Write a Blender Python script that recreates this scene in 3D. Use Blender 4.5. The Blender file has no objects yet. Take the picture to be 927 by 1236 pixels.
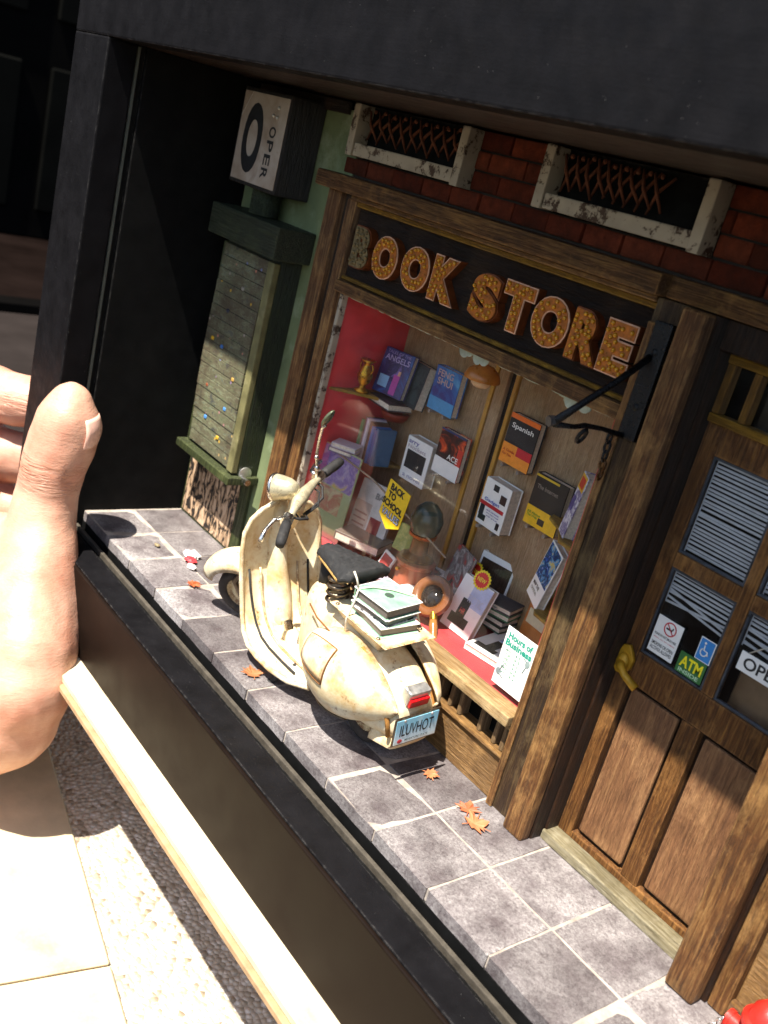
import bpy, bmesh, math, random
from mathutils import Vector, Matrix, Euler
R = math.radians
random.seed(7)
SC = bpy.context.scene
COL = SC.collection
# one unit is one pavement tile of the miniature, 16 mm
SC.unit_settings.scale_length = 0.016

# ------------------------------------------------------------------ camera
cam_d = bpy.data.cameras.new('camera')
cam = bpy.data.objects.new('camera', cam_d)
COL.objects.link(cam)
SC.camera = cam
cam.matrix_world = Matrix((
    (0.58239, -0.40951, 0.70223, 6.56585),
    (0.77554, 0.02099, -0.63095, -7.01442),
    (0.24364, 0.91207, 0.32981, 7.11858),
    (0, 0, 0, 1)))
cam_d.sensor_fit = 'VERTICAL'
cam_d.sensor_height = 36.0
cam_d.lens = 34.82
cam_d.clip_start = 0.05
cam_d.clip_end = 600
cam_d.dof.use_dof = True
cam_d.dof.focus_distance = 12.8
cam_d.dof.aperture_fstop = 0.6

# ------------------------------------------------------------------ sky and sun
TOSUN = Vector((0.15, -1.0, 1.985)).normalized()
EL = math.asin(TOSUN.z)
AZ = math.atan2(TOSUN.x, TOSUN.y)
world = bpy.data.worlds.new('World')
SC.world = world
world.use_nodes = True
wn = world.node_tree
sky = wn.nodes.new('ShaderNodeTexSky')
sky.sky_type = 'NISHITA'
sky.sun_disc = False
sky.sun_elevation = EL
sky.sun_rotation = AZ
wn.links.new(sky.outputs[0], wn.nodes['Background'].inputs[0])
wn.nodes['Background'].inputs[1].default_value = 0.08
sun_d = bpy.data.lights.new('sun', 'SUN')
sun_d.energy = 5.0
sun_d.angle = R(0.6)
sun_d.color = (1.0, 0.94, 0.84)
sun = bpy.data.objects.new('sun', sun_d)
COL.objects.link(sun)
sun.rotation_euler = TOSUN.to_track_quat('Z', 'Y').to_euler()
sun.location = TOSUN * 60
SC.view_settings.view_transform = 'Standard'
SC.view_settings.look = 'None'
SC.view_settings.gamma = 1.0
SC.view_settings.exposure = 1.32
SC.render.engine = 'CYCLES'
SC.cycles.max_bounces = 8
SC.cycles.transparent_max_bounces = 16

# ------------------------------------------------------------------ materials
MATS = {}
def hexc(h):
    h = h.lstrip('#')
    c = [int(h[i:i+2], 16) / 255 for i in (0, 2, 4)]
    return tuple(x / 12.92 if x <= .04045 else ((x + .055) / 1.055) ** 2.4 for x in c)

class NT:
    def __init__(s, name):
        s.m = bpy.data.materials.new(name)
        s.m.use_nodes = True
        s.t = s.m.node_tree
        s.b = s.t.nodes['Principled BSDF']
        s.co = s.t.nodes.new('ShaderNodeTexCoord').outputs['Object']
        inf = s.t.nodes.new('ShaderNodeObjectInfo')
        s.rnd = inf.outputs['Random']
    def n(s, kind, **kw):
        x = s.t.nodes.new('ShaderNode' + kind)
        for k, v in kw.items():
            if k.startswith('i_'):
                x.inputs[int(k[2:])].default_value = v
            else:
                setattr(x, k, v)
        return x
    def l(s, a, b):
        s.t.links.new(a, b)
    def vec(s, scale=(1, 1, 1), off=True):
        mp = s.n('Mapping')
        mp.inputs['Scale'].default_value = scale
        s.l(s.co, mp.inputs['Vector'])
        if off:
            cm = s.n('CombineXYZ')
            mu = s.n('Math', operation='MULTIPLY', i_1=37.0)
            s.l(s.rnd, mu.inputs[0])
            for i in range(3):
                s.l(mu.outputs[0], cm.inputs[i])
            s.l(cm.outputs[0], mp.inputs['Location'])
        return mp.outputs[0]
    def noise(s, vec, scale, detail=4, rough=.55, dist=0):
        x = s.n('TexNoise')
        s.l(vec, x.inputs['Vector'])
        x.inputs['Scale'].default_value = scale
        x.inputs['Detail'].default_value = detail
        x.inputs['Roughness'].default_value = rough
        x.inputs['Distortion'].default_value = dist
        return x.outputs['Fac']
    def voro(s, vec, scale, out='Distance', feature='F1'):
        x = s.n('TexVoronoi', feature=feature)
        s.l(vec, x.inputs['Vector'])
        x.inputs['Scale'].default_value = scale
        return x.outputs[out]
    def ramp(s, fac, stops):
        x = s.n('ValToRGB')
        e = x.color_ramp.elements
        while len(e) < len(stops):
            e.new(.5)
        for el, (p, c) in zip(e, stops):
            el.position = p
            el.color = (c, c, c, 1) if isinstance(c, (int, float)) else tuple(c) + (1,)
        s.l(fac, x.inputs[0])
        return x.outputs[0]
    def mix(s, fac, a, b, mode='MIX'):
        x = s.n('Mix', data_type='RGBA', blend_type=mode)
        for i, v in ((0, fac), (6, a), (7, b)):
            if isinstance(v, (int, float)):
                x.inputs[i].default_value = v
            elif isinstance(v, (tuple, list)):
                x.inputs[i].default_value = tuple(v)[:3] + (1,)
            else:
                s.l(v, x.inputs[i])
        return x.outputs[2]
    def bump(s, h, strength=.3, dist=.02, normal=None):
        x = s.n('Bump')
        x.inputs['Strength'].default_value = strength
        x.inputs['Distance'].default_value = dist
        s.l(h, x.inputs['Height'])
        if normal is not None:
            s.l(normal, x.inputs['Normal'])
        return x.outputs[0]
    def edge(s, radius=.03, lo=.02, hi=.2):
        bv = s.n('Bevel', samples=4)
        bv.inputs['Radius'].default_value = radius
        ge = s.n('NewGeometry')
        d = s.n('VectorMath', operation='DOT_PRODUCT')
        s.l(bv.outputs[0], d.inputs[0])
        s.l(ge.outputs['Normal'], d.inputs[1])
        iv = s.n('Math', operation='SUBTRACT', i_0=1.0)
        s.l(d.outputs['Value'], iv.inputs[1])
        return s.ramp(iv.outputs[0], [(lo, 0.0), (hi, 1.0)])
    def mul(s, a, b):
        x = s.n('Math', operation='MULTIPLY')
        for i, v in ((0, a), (1, b)):
            if isinstance(v, (int, float)):
                x.inputs[i].default_value = v
            else:
                s.l(v, x.inputs[i])
        return x.outputs[0]
    def done(s, col, rough=.6, bump=None, metal=0, spec=.5):
        if isinstance(col, (tuple, list)):
            s.b.inputs['Base Color'].default_value = tuple(col)[:3] + (1,)
        else:
            s.l(col, s.b.inputs['Base Color'])
        if isinstance(rough, (int, float)):
            s.b.inputs['Roughness'].default_value = rough
        else:
            s.l(rough, s.b.inputs['Roughness'])
        s.b.inputs['Metallic'].default_value = metal
        s.b.inputs['Specular IOR Level'].default_value = spec
        if bump is not None:
            s.l(bump, s.b.inputs['Normal'])
        return s.m

def plain(name, c, rough=.5, metal=0, var=.18, scale=9, bumps=.12, spec=.5, dirt=None):
    """simple paint, paper, plastic or metal with mottling and a fine surface"""
    if name in MATS:
        return MATS[name]
    if isinstance(c, str):
        c = hexc(c)
    t = NT(name)
    v = t.vec()
    n = t.noise(v, scale, 5)
    dk = tuple(x * (1 - var) for x in c)
    lt = tuple(min(1, x * (1 + var * .6)) for x in c)
    col = t.ramp(n, [(.3, dk), (.7, lt)])
    if dirt:
        d = t.ramp(t.noise(v, scale * .45, 6, .7), [(.55, 0.0), (.75, 1.0)])
        col = t.mix(t.mul(d, .6), col, dirt)
    b = t.bump(t.noise(v, scale * 6, 3), bumps, .01)
    rr = t.ramp(n, [(.3, max(.04, rough - .1)), (.7, min(1, rough + .1))])
    MATS[name] = t.done(col, rr, b, metal, spec)
    return MATS[name]

def wood(name, dark, mid, light, axis='z', rough=.62, worn=.8, stain=.5, fine=1.0, rlo=.3):
    """weathered timber: long grain on the named axis, darker stains, pale rubbed edges"""
    if name in MATS:
        return MATS[name]
    dark, mid, light = [hexc(c) if isinstance(c, str) else c for c in (dark, mid, light)]
    t = NT(name)
    k = {'x': (.8, 15, 15), 'y': (15, .8, 15), 'z': (15, 15, .8)}[axis]
    v = t.vec(tuple(q * fine for q in k))
    v1 = t.vec((1, 1, 1))
    g = t.noise(v, 2.2, 6, .62, .6)
    gf = t.noise(t.vec(tuple(q * 3.2 * fine for q in k)), 3.0, 3, .6)
    col = t.ramp(g, [(.22, dark), (.48, mid), (.80, light)])
    yl = t.ramp(t.noise(t.vec((1, 1, .6)), 2.6, 7, .7), [(.52, 0.0), (.68, 1.0)])
    col = t.mix(t.mul(yl, .55), col, tuple(min(.75, x * 1.25) for x in light))
    st = t.ramp(t.noise(v1, 1.5, 6, .65), [(.42, 0.0), (.66, 1.0)])
    col = t.mix(t.mul(st, stain), col, tuple(x * .35 for x in dark))
    fl = t.ramp(gf, [(.34, .55), (.56, 1.0)])
    col = t.mix(.75, col, fl, 'MULTIPLY')
    if worn:
        e = t.edge(.045, .03, .22)
        wn_ = t.ramp(t.noise(v1, 7, 5, .7), [(.38, 0.0), (.6, 1.0)])
        col = t.mix(t.mul(t.mul(e, wn_), worn), col, tuple(min(.8, x * 1.5) for x in light))
    sp = t.ramp(t.voro(v1, 17), [(.05, 1.0), (.10, 0.0)])
    sp2 = t.ramp(t.noise(v1, 2.3, 2), [(.5, 0.0), (.6, .7)])
    col = t.mix(t.mul(sp, sp2), col, tuple(x * .3 for x in dark))
    hh = t.n('Math', operation='ADD')
    t.l(g, hh.inputs[0]); t.l(gf, hh.inputs[1])
    b = t.bump(hh.outputs[0], .8, .04)
    rr = t.ramp(g, [(.3, rough + .15), (.7, rlo)])
    MATS[name] = t.done(col, rr, b, 0, .45)
    return MATS[name]

def black_paint(name, base, rough, dust=.6, spec=.09):
    t = NT(name)
    v = t.vec()
    n = t.noise(v, 3, 6)
    col = t.ramp(n, [(.3, tuple(x * .7 for x in base)), (.7, tuple(x * 1.3 for x in base))])
    du = t.ramp(t.voro(v, 17), [(.03, 1.0), (.055, 0.0)])
    dm = t.ramp(t.noise(v, 2.0, 3), [(.5, 0.0), (.62, 1.0)])
    col = t.mix(t.mul(t.mul(du, dm), dust), col, (.45, .43, .42))
    e = t.edge(.04, .05, .3)
    wv = t.ramp(t.noise(v, 9, 5, .7), [(.45, 0.0), (.62, 1.0)])
    col = t.mix(t.mul(t.mul(e, wv), .55), col, (.16, .15, .14))
    b0 = t.bump(t.noise(v, 38, 4, .6), .2, .014)
    b = t.bump(t.noise(t.vec((.6, 12, 12)), 2.5, 4, .6), .12, .015, b0)
    sm_ = t.ramp(t.noise(v, 1.3, 7, .7), [(.48, 0.0), (.7, 1.0)])
    col = t.mix(t.mul(sm_, .2), col, tuple(x * 2.5 + .003 for x in base))
    rr = t.ramp(t.noise(v, 5, 5), [(.3, rough - .1), (.7, rough + .14)])
    return t.done(col, rr, b, 0, spec)

M = {}
M['box_black'] = black_paint('box_black', (.0058, .0055, .0064), .5)
M['rail_gloss'] = black_paint('rail_gloss', (.009, .0055, .0042), .34, .25, .12)
M['rail_gloss'] = plain('rail_brown', (.0095, .0058, .0042), .42, 0, .25, 1.5, .05, .07)
M['box_inner'] = black_paint('box_inner', (.005, .005, .005), .65, .2, .1)

# dark brown weathered shop timber
M['wood_v'] = wood('wood_v', '#2b190b', '#744a25', '#c0935a', 'z')
M['wood_h'] = wood('wood_h', '#26160a', '#654120', '#b0844c', 'x')
M['wood_y'] = wood('wood_y', '#34200f', '#654223', '#987048', 'y')
M['door_v'] = wood('door_v', '#2c180a', '#6c431f', '#b5824a', 'z', .5, .6, .45, 1.0, .24)
M['door_panel'] = wood('door_panel', '#52331e', '#8c6140', '#b98c60', 'z', .55, .5, .25, .8, .3)
M['sill_wood'] = wood('sill_wood', '#6f5030', '#a4814f', '#cdb183', 'x', .6, .9, .2)
M['base_wood'] = wood('base_wood', '#4c3218', '#86602f', '#b58b54', 'x', .6, .8, .3)
M['fin_wood'] = wood('fin_wood', '#4a3520', '#7d6344', '#a78a63', 'z', .7, .8, .3)
M['dark_board'] = wood('dark_board', '#170f0a', '#2a1b11', '#3d2818', 'x', .55, .2, .5)
M['grey_wood'] = wood('grey_wood', '#4a3b28', '#7d6849', '#a9946e', 'z', .7, .6, .25)
M['panel_brown'] = wood('panel_brown', '#9a7850', '#c09a70', '#d6b28c', 'z', .75, 0, .12, 1.6, .6)
M['yellow_trim'] = wood('yellow_trim', '#50350d', '#876015', '#b68a2c', 'x', .5, .5, .4)
M['yellow_trim_v'] = wood('yellow_trim_v', '#4a300d', '#7d5518', '#ab7d2e', 'z', .5, .5, .45)
M['threshold'] = wood('threshold', '#5f5338', '#8d8160', '#b4ab92', 'x', .45, .7, .3)
M['green_wall'] = plain('green_wall', '#6d7855', .75, 0, .22, 2.2, .3, .3, hexc('#aab49a'))
M['cab_green'] = wood('cab_green', '#20260f', '#3d4522', '#6a7044', 'z', .6, .7, .35)
M['cab_side'] = wood('cab_side', '#0f140a', '#1e2612', '#303a1d', 'z', .5, .5, .35)
M['hood_green'] = wood('hood_green', '#181d10', '#2c3420', '#4a5236', 'x', .6, .6, .4)

def chipped(name, paint, under, amount=.52, scale=7):
    t = NT(name)
    v = t.vec()
    n = t.noise(v, scale, 8, .72)
    a = t.ramp(n, [(amount - .03, 0.0), (amount + .03, 1.0)])
    pc = t.ramp(t.noise(v, 3, 5), [(.3, tuple(x * .75 for x in paint)), (.7, paint)])
    col = t.mix(a, pc, under)
    b = t.bump(a, .5, .02)
    iv = t.n('Math', operation='SUBTRACT', i_0=1.0)
    t.l(a, iv.inputs[1])
    b = t.bump(iv.outputs[0], .5, .02)
    return t.done(col, .75, b)
M['chipped_white'] = chipped('chipped_white', hexc('#b5a894'), hexc('#4a372a'), .56, 5)

def brick_mat():
    t = NT('brick_clay')
    v = t.vec()
    n = t.noise(v, 6, 6, .65)
    base = t.ramp(t.rnd, [(0, hexc('#6e2e1c')), (.4, hexc('#8f4028')), (.75, hexc('#9c4c32')), (1, hexc('#552619'))])
    col = t.mix(.7, base, t.ramp(n, [(.3, .45), (.65, 1.0)]), 'MULTIPLY')
    soot = t.ramp(t.noise(t.vec((1, 1, 1), False), 1.1, 5, .6), [(.42, 0.0), (.58, 1.0)])
    col = t.mix(t.mul(soot, .85), col, (.02, .014, .01))
    b = t.bump(t.noise(v, 16, 8, .8), .9, .05)
    return t.done(col, .9, b, 0, .2)
M['brick'] = brick_mat()
M['mortar'] = plain('mortar', (.035, .024, .018), .95, 0, .4, 12, .5)

def tile_mat():
    t = NT('stone_tile')
    v = t.vec()
    base = t.ramp(t.noise(v, 3.0, 9, .75), [(.32, hexc('#403639')), (.50, hexc('#524749')), (.70, hexc('#675c5f'))])
    sp = t.n('SeparateXYZ')
    t.l(t.co, sp.inputs[0])
    ax = t.n('Math', operation='ABSOLUTE'); t.l(sp.outputs[0], ax.inputs[0])
    ay = t.n('Math', operation='ABSOLUTE'); t.l(sp.outputs[1], ay.inputs[0])
    mx = t.n('Math', operation='MAXIMUM'); t.l(ax.outputs[0], mx.inputs[0]); t.l(ay.outputs[0], mx.inputs[1])
    big = t.noise(v, 1.6, 6, .65)
    mw = t.mul(mx.outputs[0], .22)
    ad = t.n('Math', operation='MULTIPLY_ADD', i_1=1.5); t.l(big, ad.inputs[0]); t.l(mw, ad.inputs[2])
    rimm = t.ramp(ad.outputs[0], [(.58, .14), (1.06, 1.0)])
    fine = t.ramp(t.noise(v, 22, 12, .92), [(.38, 0.0), (.66, 1.0)])
    some = t.ramp(t.rnd, [(0, .5), (.5, .75), (1, 1.0)])
    col = t.mix(t.mul(t.mul(fine, rimm), some), base, hexc('#e6e0dd'))
    dk = t.ramp(t.noise(v, 30, 8, .85), [(.38, 1.0), (.47, 0.0)])
    col = t.mix(t.mul(dk, .65), col, hexc('#3a3134'))
    wsp = t.ramp(t.voro(t.vec((1.1, 1.3, 1)), 34), [(.06, 1.0), (.12, 0.0)])
    col = t.mix(t.mul(wsp, .5), col, hexc('#d8d2ce'))
    tone = t.ramp(t.rnd, [(0, .6), (1, .92)])
    col = t.mix(1.0, col, tone, 'MULTIPLY')
    b = t.bump(t.noise(v, 24, 6, .75), .5, .02)
    return t.done(col, .55, b, 0, .4)
M['tile'] = tile_mat()
M['grout'] = plain('grout', '#aca196', .9, 0, .35, 6, .5, .3, hexc('#7d6a5c'))

def cream_paint():
    t = NT('rusty_cream')
    v = t.vec()
    base = t.ramp(t.noise(v, 2.2, 5), [(.3, hexc('#d8c69c')), (.7, hexc('#efe5c8'))])
    och = t.ramp(t.noise(v, 2.6, 8, .7), [(.44, 0.0), (.66, 1.0)])
    col = t.mix(t.mul(och, .75), base, hexc('#c49548'))
    e = t.edge(.09, .015, .16)
    rn = t.ramp(t.noise(v, 9, 8, .8), [(.40, 0.0), (.56, 1.0)])
    col = t.mix(t.mul(t.mul(e, rn), .95), col, hexc('#74400f'))
    ru = t.ramp(t.noise(v, 5.5, 9, .78), [(.58, 0.0), (.66, 1.0)])
    col = t.mix(t.mul(ru, .85), col, hexc('#855020'))
    b = t.bump(t.noise(v, 16, 6, .65), .16, .02)
    return t.done(col, .42, b, 0, .45)
M['cream'] = cream_paint()
M['rubber'] = plain('rubber', (.02, .019, .019), .7, 0, .4, 12, .4, .4, (.09, .08, .07))
M['tyre'] = plain('tyre', (.055, .045, .04), .85, 0, .4, 8, .5, .3, (.12, .09, .06))
M['saddle'] = plain('saddle', (.016, .016, .017), .72, 0, .5, 20, 1.0, .5, (.07, .065, .06))
M['chrome'] = plain('chrome', (.72, .69, .64), .24, 1, .2, 14, .15)
M['steel_dark'] = plain('steel_dark', (.22, .17, .12), .38, 1, .35, 12, .3)
M['silver'] = plain('silver', (.62, .61, .58), .38, .8, .25, 12, .3)
M['iron'] = plain('iron', (.004, .004, .005), .3, 0, .4, 14, .9, .35)
M['rust'] = plain('rust', hexc('#6b3a22'), .85, 0, .4, 16, .6)
M['red_lens'] = plain('red_lens', hexc('#c4141a'), .15, 0, .25, 14, .3)
M['brass'] = plain('brass', hexc('#c8922c'), .32, .9, .3, 10, .3)
M['yellow_brass'] = plain('yellow_brass', hexc('#b88a20'), .45, .3, .35, 9, .4, .5, hexc('#4a3208'))
M['copper'] = plain('copper', hexc('#b5622a'), .35, .6, .3, 10, .3)
M['red_paint'] = plain('red_paint', hexc('#e2474c'), .6, 0, .16, 2.5, .2)
M['red_floor'] = plain('red_floor', hexc('#b8373b'), .7, 0, .16, 3, .25)
M['white_paper'] = plain('white_paper', hexc('#e9e7e2'), .55, 0, .06, 5, .05)
M['pages'] = plain('pages', hexc('#d9cfbd'), .85, 0, .22, 30, .4)
M['ink'] = plain('ink', (.012, .011, .012), .55, 0, .2, 9, .05)
M['frame_brown'] = wood('frame_brown', '#160d07', '#2b190d', '#452a15', 'z', .5, .4, .5)

def col(h, rough=.45, var=.12):
    """printed paper or paint in one hue"""
    return plain('print_' + h.strip('#'), hexc(h), rough, 0, var, 12, .05)

def picture(name, cols, scale=6, dist=1.2):
    """an abstract printed picture in several hues"""
    if name in MATS:
        return MATS[name]
    t = NT(name)
    n = t.noise(t.vec(), scale, 4, .6, dist)
    cs = [hexc(c) for c in cols]
    k = len(cs)
    colr = t.ramp(n, [(.28 + .44 * i / max(1, k - 1), c) for i, c in enumerate(cs)])
    MATS[name] = t.done(colr, .4)
    return MATS[name]

def glass_mat(name, dust=.25, gloss=.08, tint=(1, 1, 1)):
    t = NT(name)
    nt = t.t
    out = nt.nodes['Material Output']
    nt.nodes.remove(t.b)
    tr = t.n('BsdfTransparent')
    tr.inputs[0].default_value = tuple(tint) + (1,)
    gl = t.n('BsdfGlossy')
    gl.inputs['Roughness'].default_value = .04
    gl.inputs[0].default_value = (1, 1, 1, 1)
    fr = t.n('Fresnel')
    fr.inputs[0].default_value = 1.35
    fac = t.n('Math', operation='MULTIPLY', i_1=gloss)
    t.l(fr.outputs[0], fac.inputs[0])
    wob = t.bump(t.noise(t.vec(), 1.5, 2), .04, .05)
    t.l(wob, gl.inputs['Normal'])
    m1 = t.n('MixShader')
    t.l(fac.outputs[0], m1.inputs[0]); t.l(tr.outputs[0], m1.inputs[1]); t.l(gl.outputs[0], m1.inputs[2])
    df = t.n('BsdfDiffuse')
    df.inputs[0].default_value = (.8, .8, .78, 1)
    v = t.vec()
    a = t.ramp(t.noise(v, 1.6, 6, .7), [(.42, 0.0), (.75, 1.0)])
    b = t.ramp(t.voro(v, 18), [(.03, 1.0), (.06, 0.0)])
    c = t.n('Math', operation='MAXIMUM')
    t.l(t.mul(a, .16), c.inputs[0]); t.l(t.mul(b, .55), c.inputs[1])
    m2 = t.n('MixShader')
    t.l(t.mul(c.outputs[0], dust), m2.inputs[0]); t.l(m1.outputs[0], m2.inputs[1]); t.l(df.outputs[0], m2.inputs[2])
    t.l(m2.outputs[0], out.inputs[0])
    return t.m
M['glass'] = glass_mat('window_glass', .11, .06)
M['door_glass'] = glass_mat('door_glass', .1, .8, (.9, .9, .9))
M['film'] = glass_mat('plastic_film', .2, 3.0)

def skin_mat():
    t = NT('skin')
    v = t.vec()
    n = t.noise(v, 1.4, 5, .6)
    c = t.ramp(n, [(.3, hexc('#b9826a')), (.5, hexc('#ca9a82')), (.72, hexc('#d6ac94'))])
    pk = t.ramp(t.noise(v, .9, 3), [(.5, 0.0), (.7, 1.0)])
    c = t.mix(t.mul(pk, .35), c, hexc('#cf7f66'))
    fr = t.ramp(t.voro(v, 5.5), [(.03, 1.0), (.07, 0.0)])
    c = t.mix(t.mul(fr, .25), c, hexc('#9c5a3c'))
    b1 = t.bump(t.voro(t.vec((1, 1, 1.6)), 22), .12, .02)
    wr = t.noise(t.vec((.9, .9, 4.5)), 3.0, 4, .6, 1.0)
    b2 = t.bump(wr, .16, .06, b1)
    sz = t.n('SeparateXYZ'); t.l(t.co, sz.inputs[0])
    zn = t.n('MapRange'); t.l(sz.outputs[2], zn.inputs[0])
    for i_, v_ in ((1, 1.75), (2, 2.45), (3, 0.0), (4, 1.0)):
        zn.inputs[i_].default_value = v_
    cm_ = t.ramp(zn.outputs[0], [(0, 0.0), (.5, 1.0), (1, 0.0)])
    cr_ = t.noise(t.vec((1.2, 1.2, 9)), 1.6, 4, .6, .6)
    b = t.bump(t.mul(cm_, t.ramp(cr_, [(.42, 0.0), (.56, 1.0)])), .55, .07, b2)
    pj = t.mul(cm_, .35)
    c = t.mix(pj, c, hexc('#c4785c'))
    m = t.done(c, .46, b, 0, .4)
    t.b.inputs['Subsurface Weight'].default_value = .12
    t.b.inputs['Subsurface Radius'].default_value = (.25, .09, .05)
    t.b.inputs['Subsurface Scale'].default_value = .5
    return m
M['skin'] = skin_mat()
M['nail'] = plain('nail', hexc('#e8b9a6'), .28, 0, .08, 3, .05)
M['cream_board'] = plain('cream_board', hexc('#d8c6a6'), .7, 0, .2, 2.5, .3, .3, hexc('#a8845c'))
M['board_edge'] = plain('board_edge', hexc('#a98a66'), .8, 0, .25, 5, .3)

def pebble_mat():
    t = NT('pebbledash')
    v = t.vec((1, 1, 1), False)
    vn = t.n('TexVoronoi', feature='F1')
    t.l(v, vn.inputs['Vector']); vn.inputs['Scale'].default_value = 10.5
    vd = t.voro(v, 10.5, 'Distance', 'F1')
    hs = t.n('SeparateColor')
    t.l(vn.outputs['Color'], hs.inputs[0])
    c = t.ramp(hs.outputs[0], [(0, hexc('#93836c')), (.2, hexc('#cfc3ae')), (.6, hexc('#ddd3c0')), (1, hexc('#ece5d8'))])
    gap = t.ramp(vd, [(.36, 0.0), (.6, 1.0)])
    c = t.mix(t.mul(gap, .45), c, hexc('#a89882'))
    iv = t.n('Math', operation='SUBTRACT', i_0=1.0)
    t.l(vd, iv.inputs[1])
    b = t.bump(iv.outputs[0], .9, .08)
    return t.done(c, .8, b)
M['pebble'] = pebble_mat()
M['slab'] = plain('slab', hexc('#cebd9b'), .8, 0, .16, 1.6, .4, .3, hexc('#9a8058'))
M['far_floor'] = plain('far_floor', hexc('#2b2624'), .95, 0, .3, .3, .1, 0.0)  # dark colour stands for shade on the ground and keeps bounce light low
M['far_dark'] = plain('far_dark', (.0025, .0022, .002), .9, 0, .4, .3, .1, .02)  # near-black colour carries the shade of the far wall
M['far_door'] = plain('far_door', (.0035, .0035, .003), .9, 0, .4, .3, .1, .02)  # panel colour darkened to hold the same shade

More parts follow.
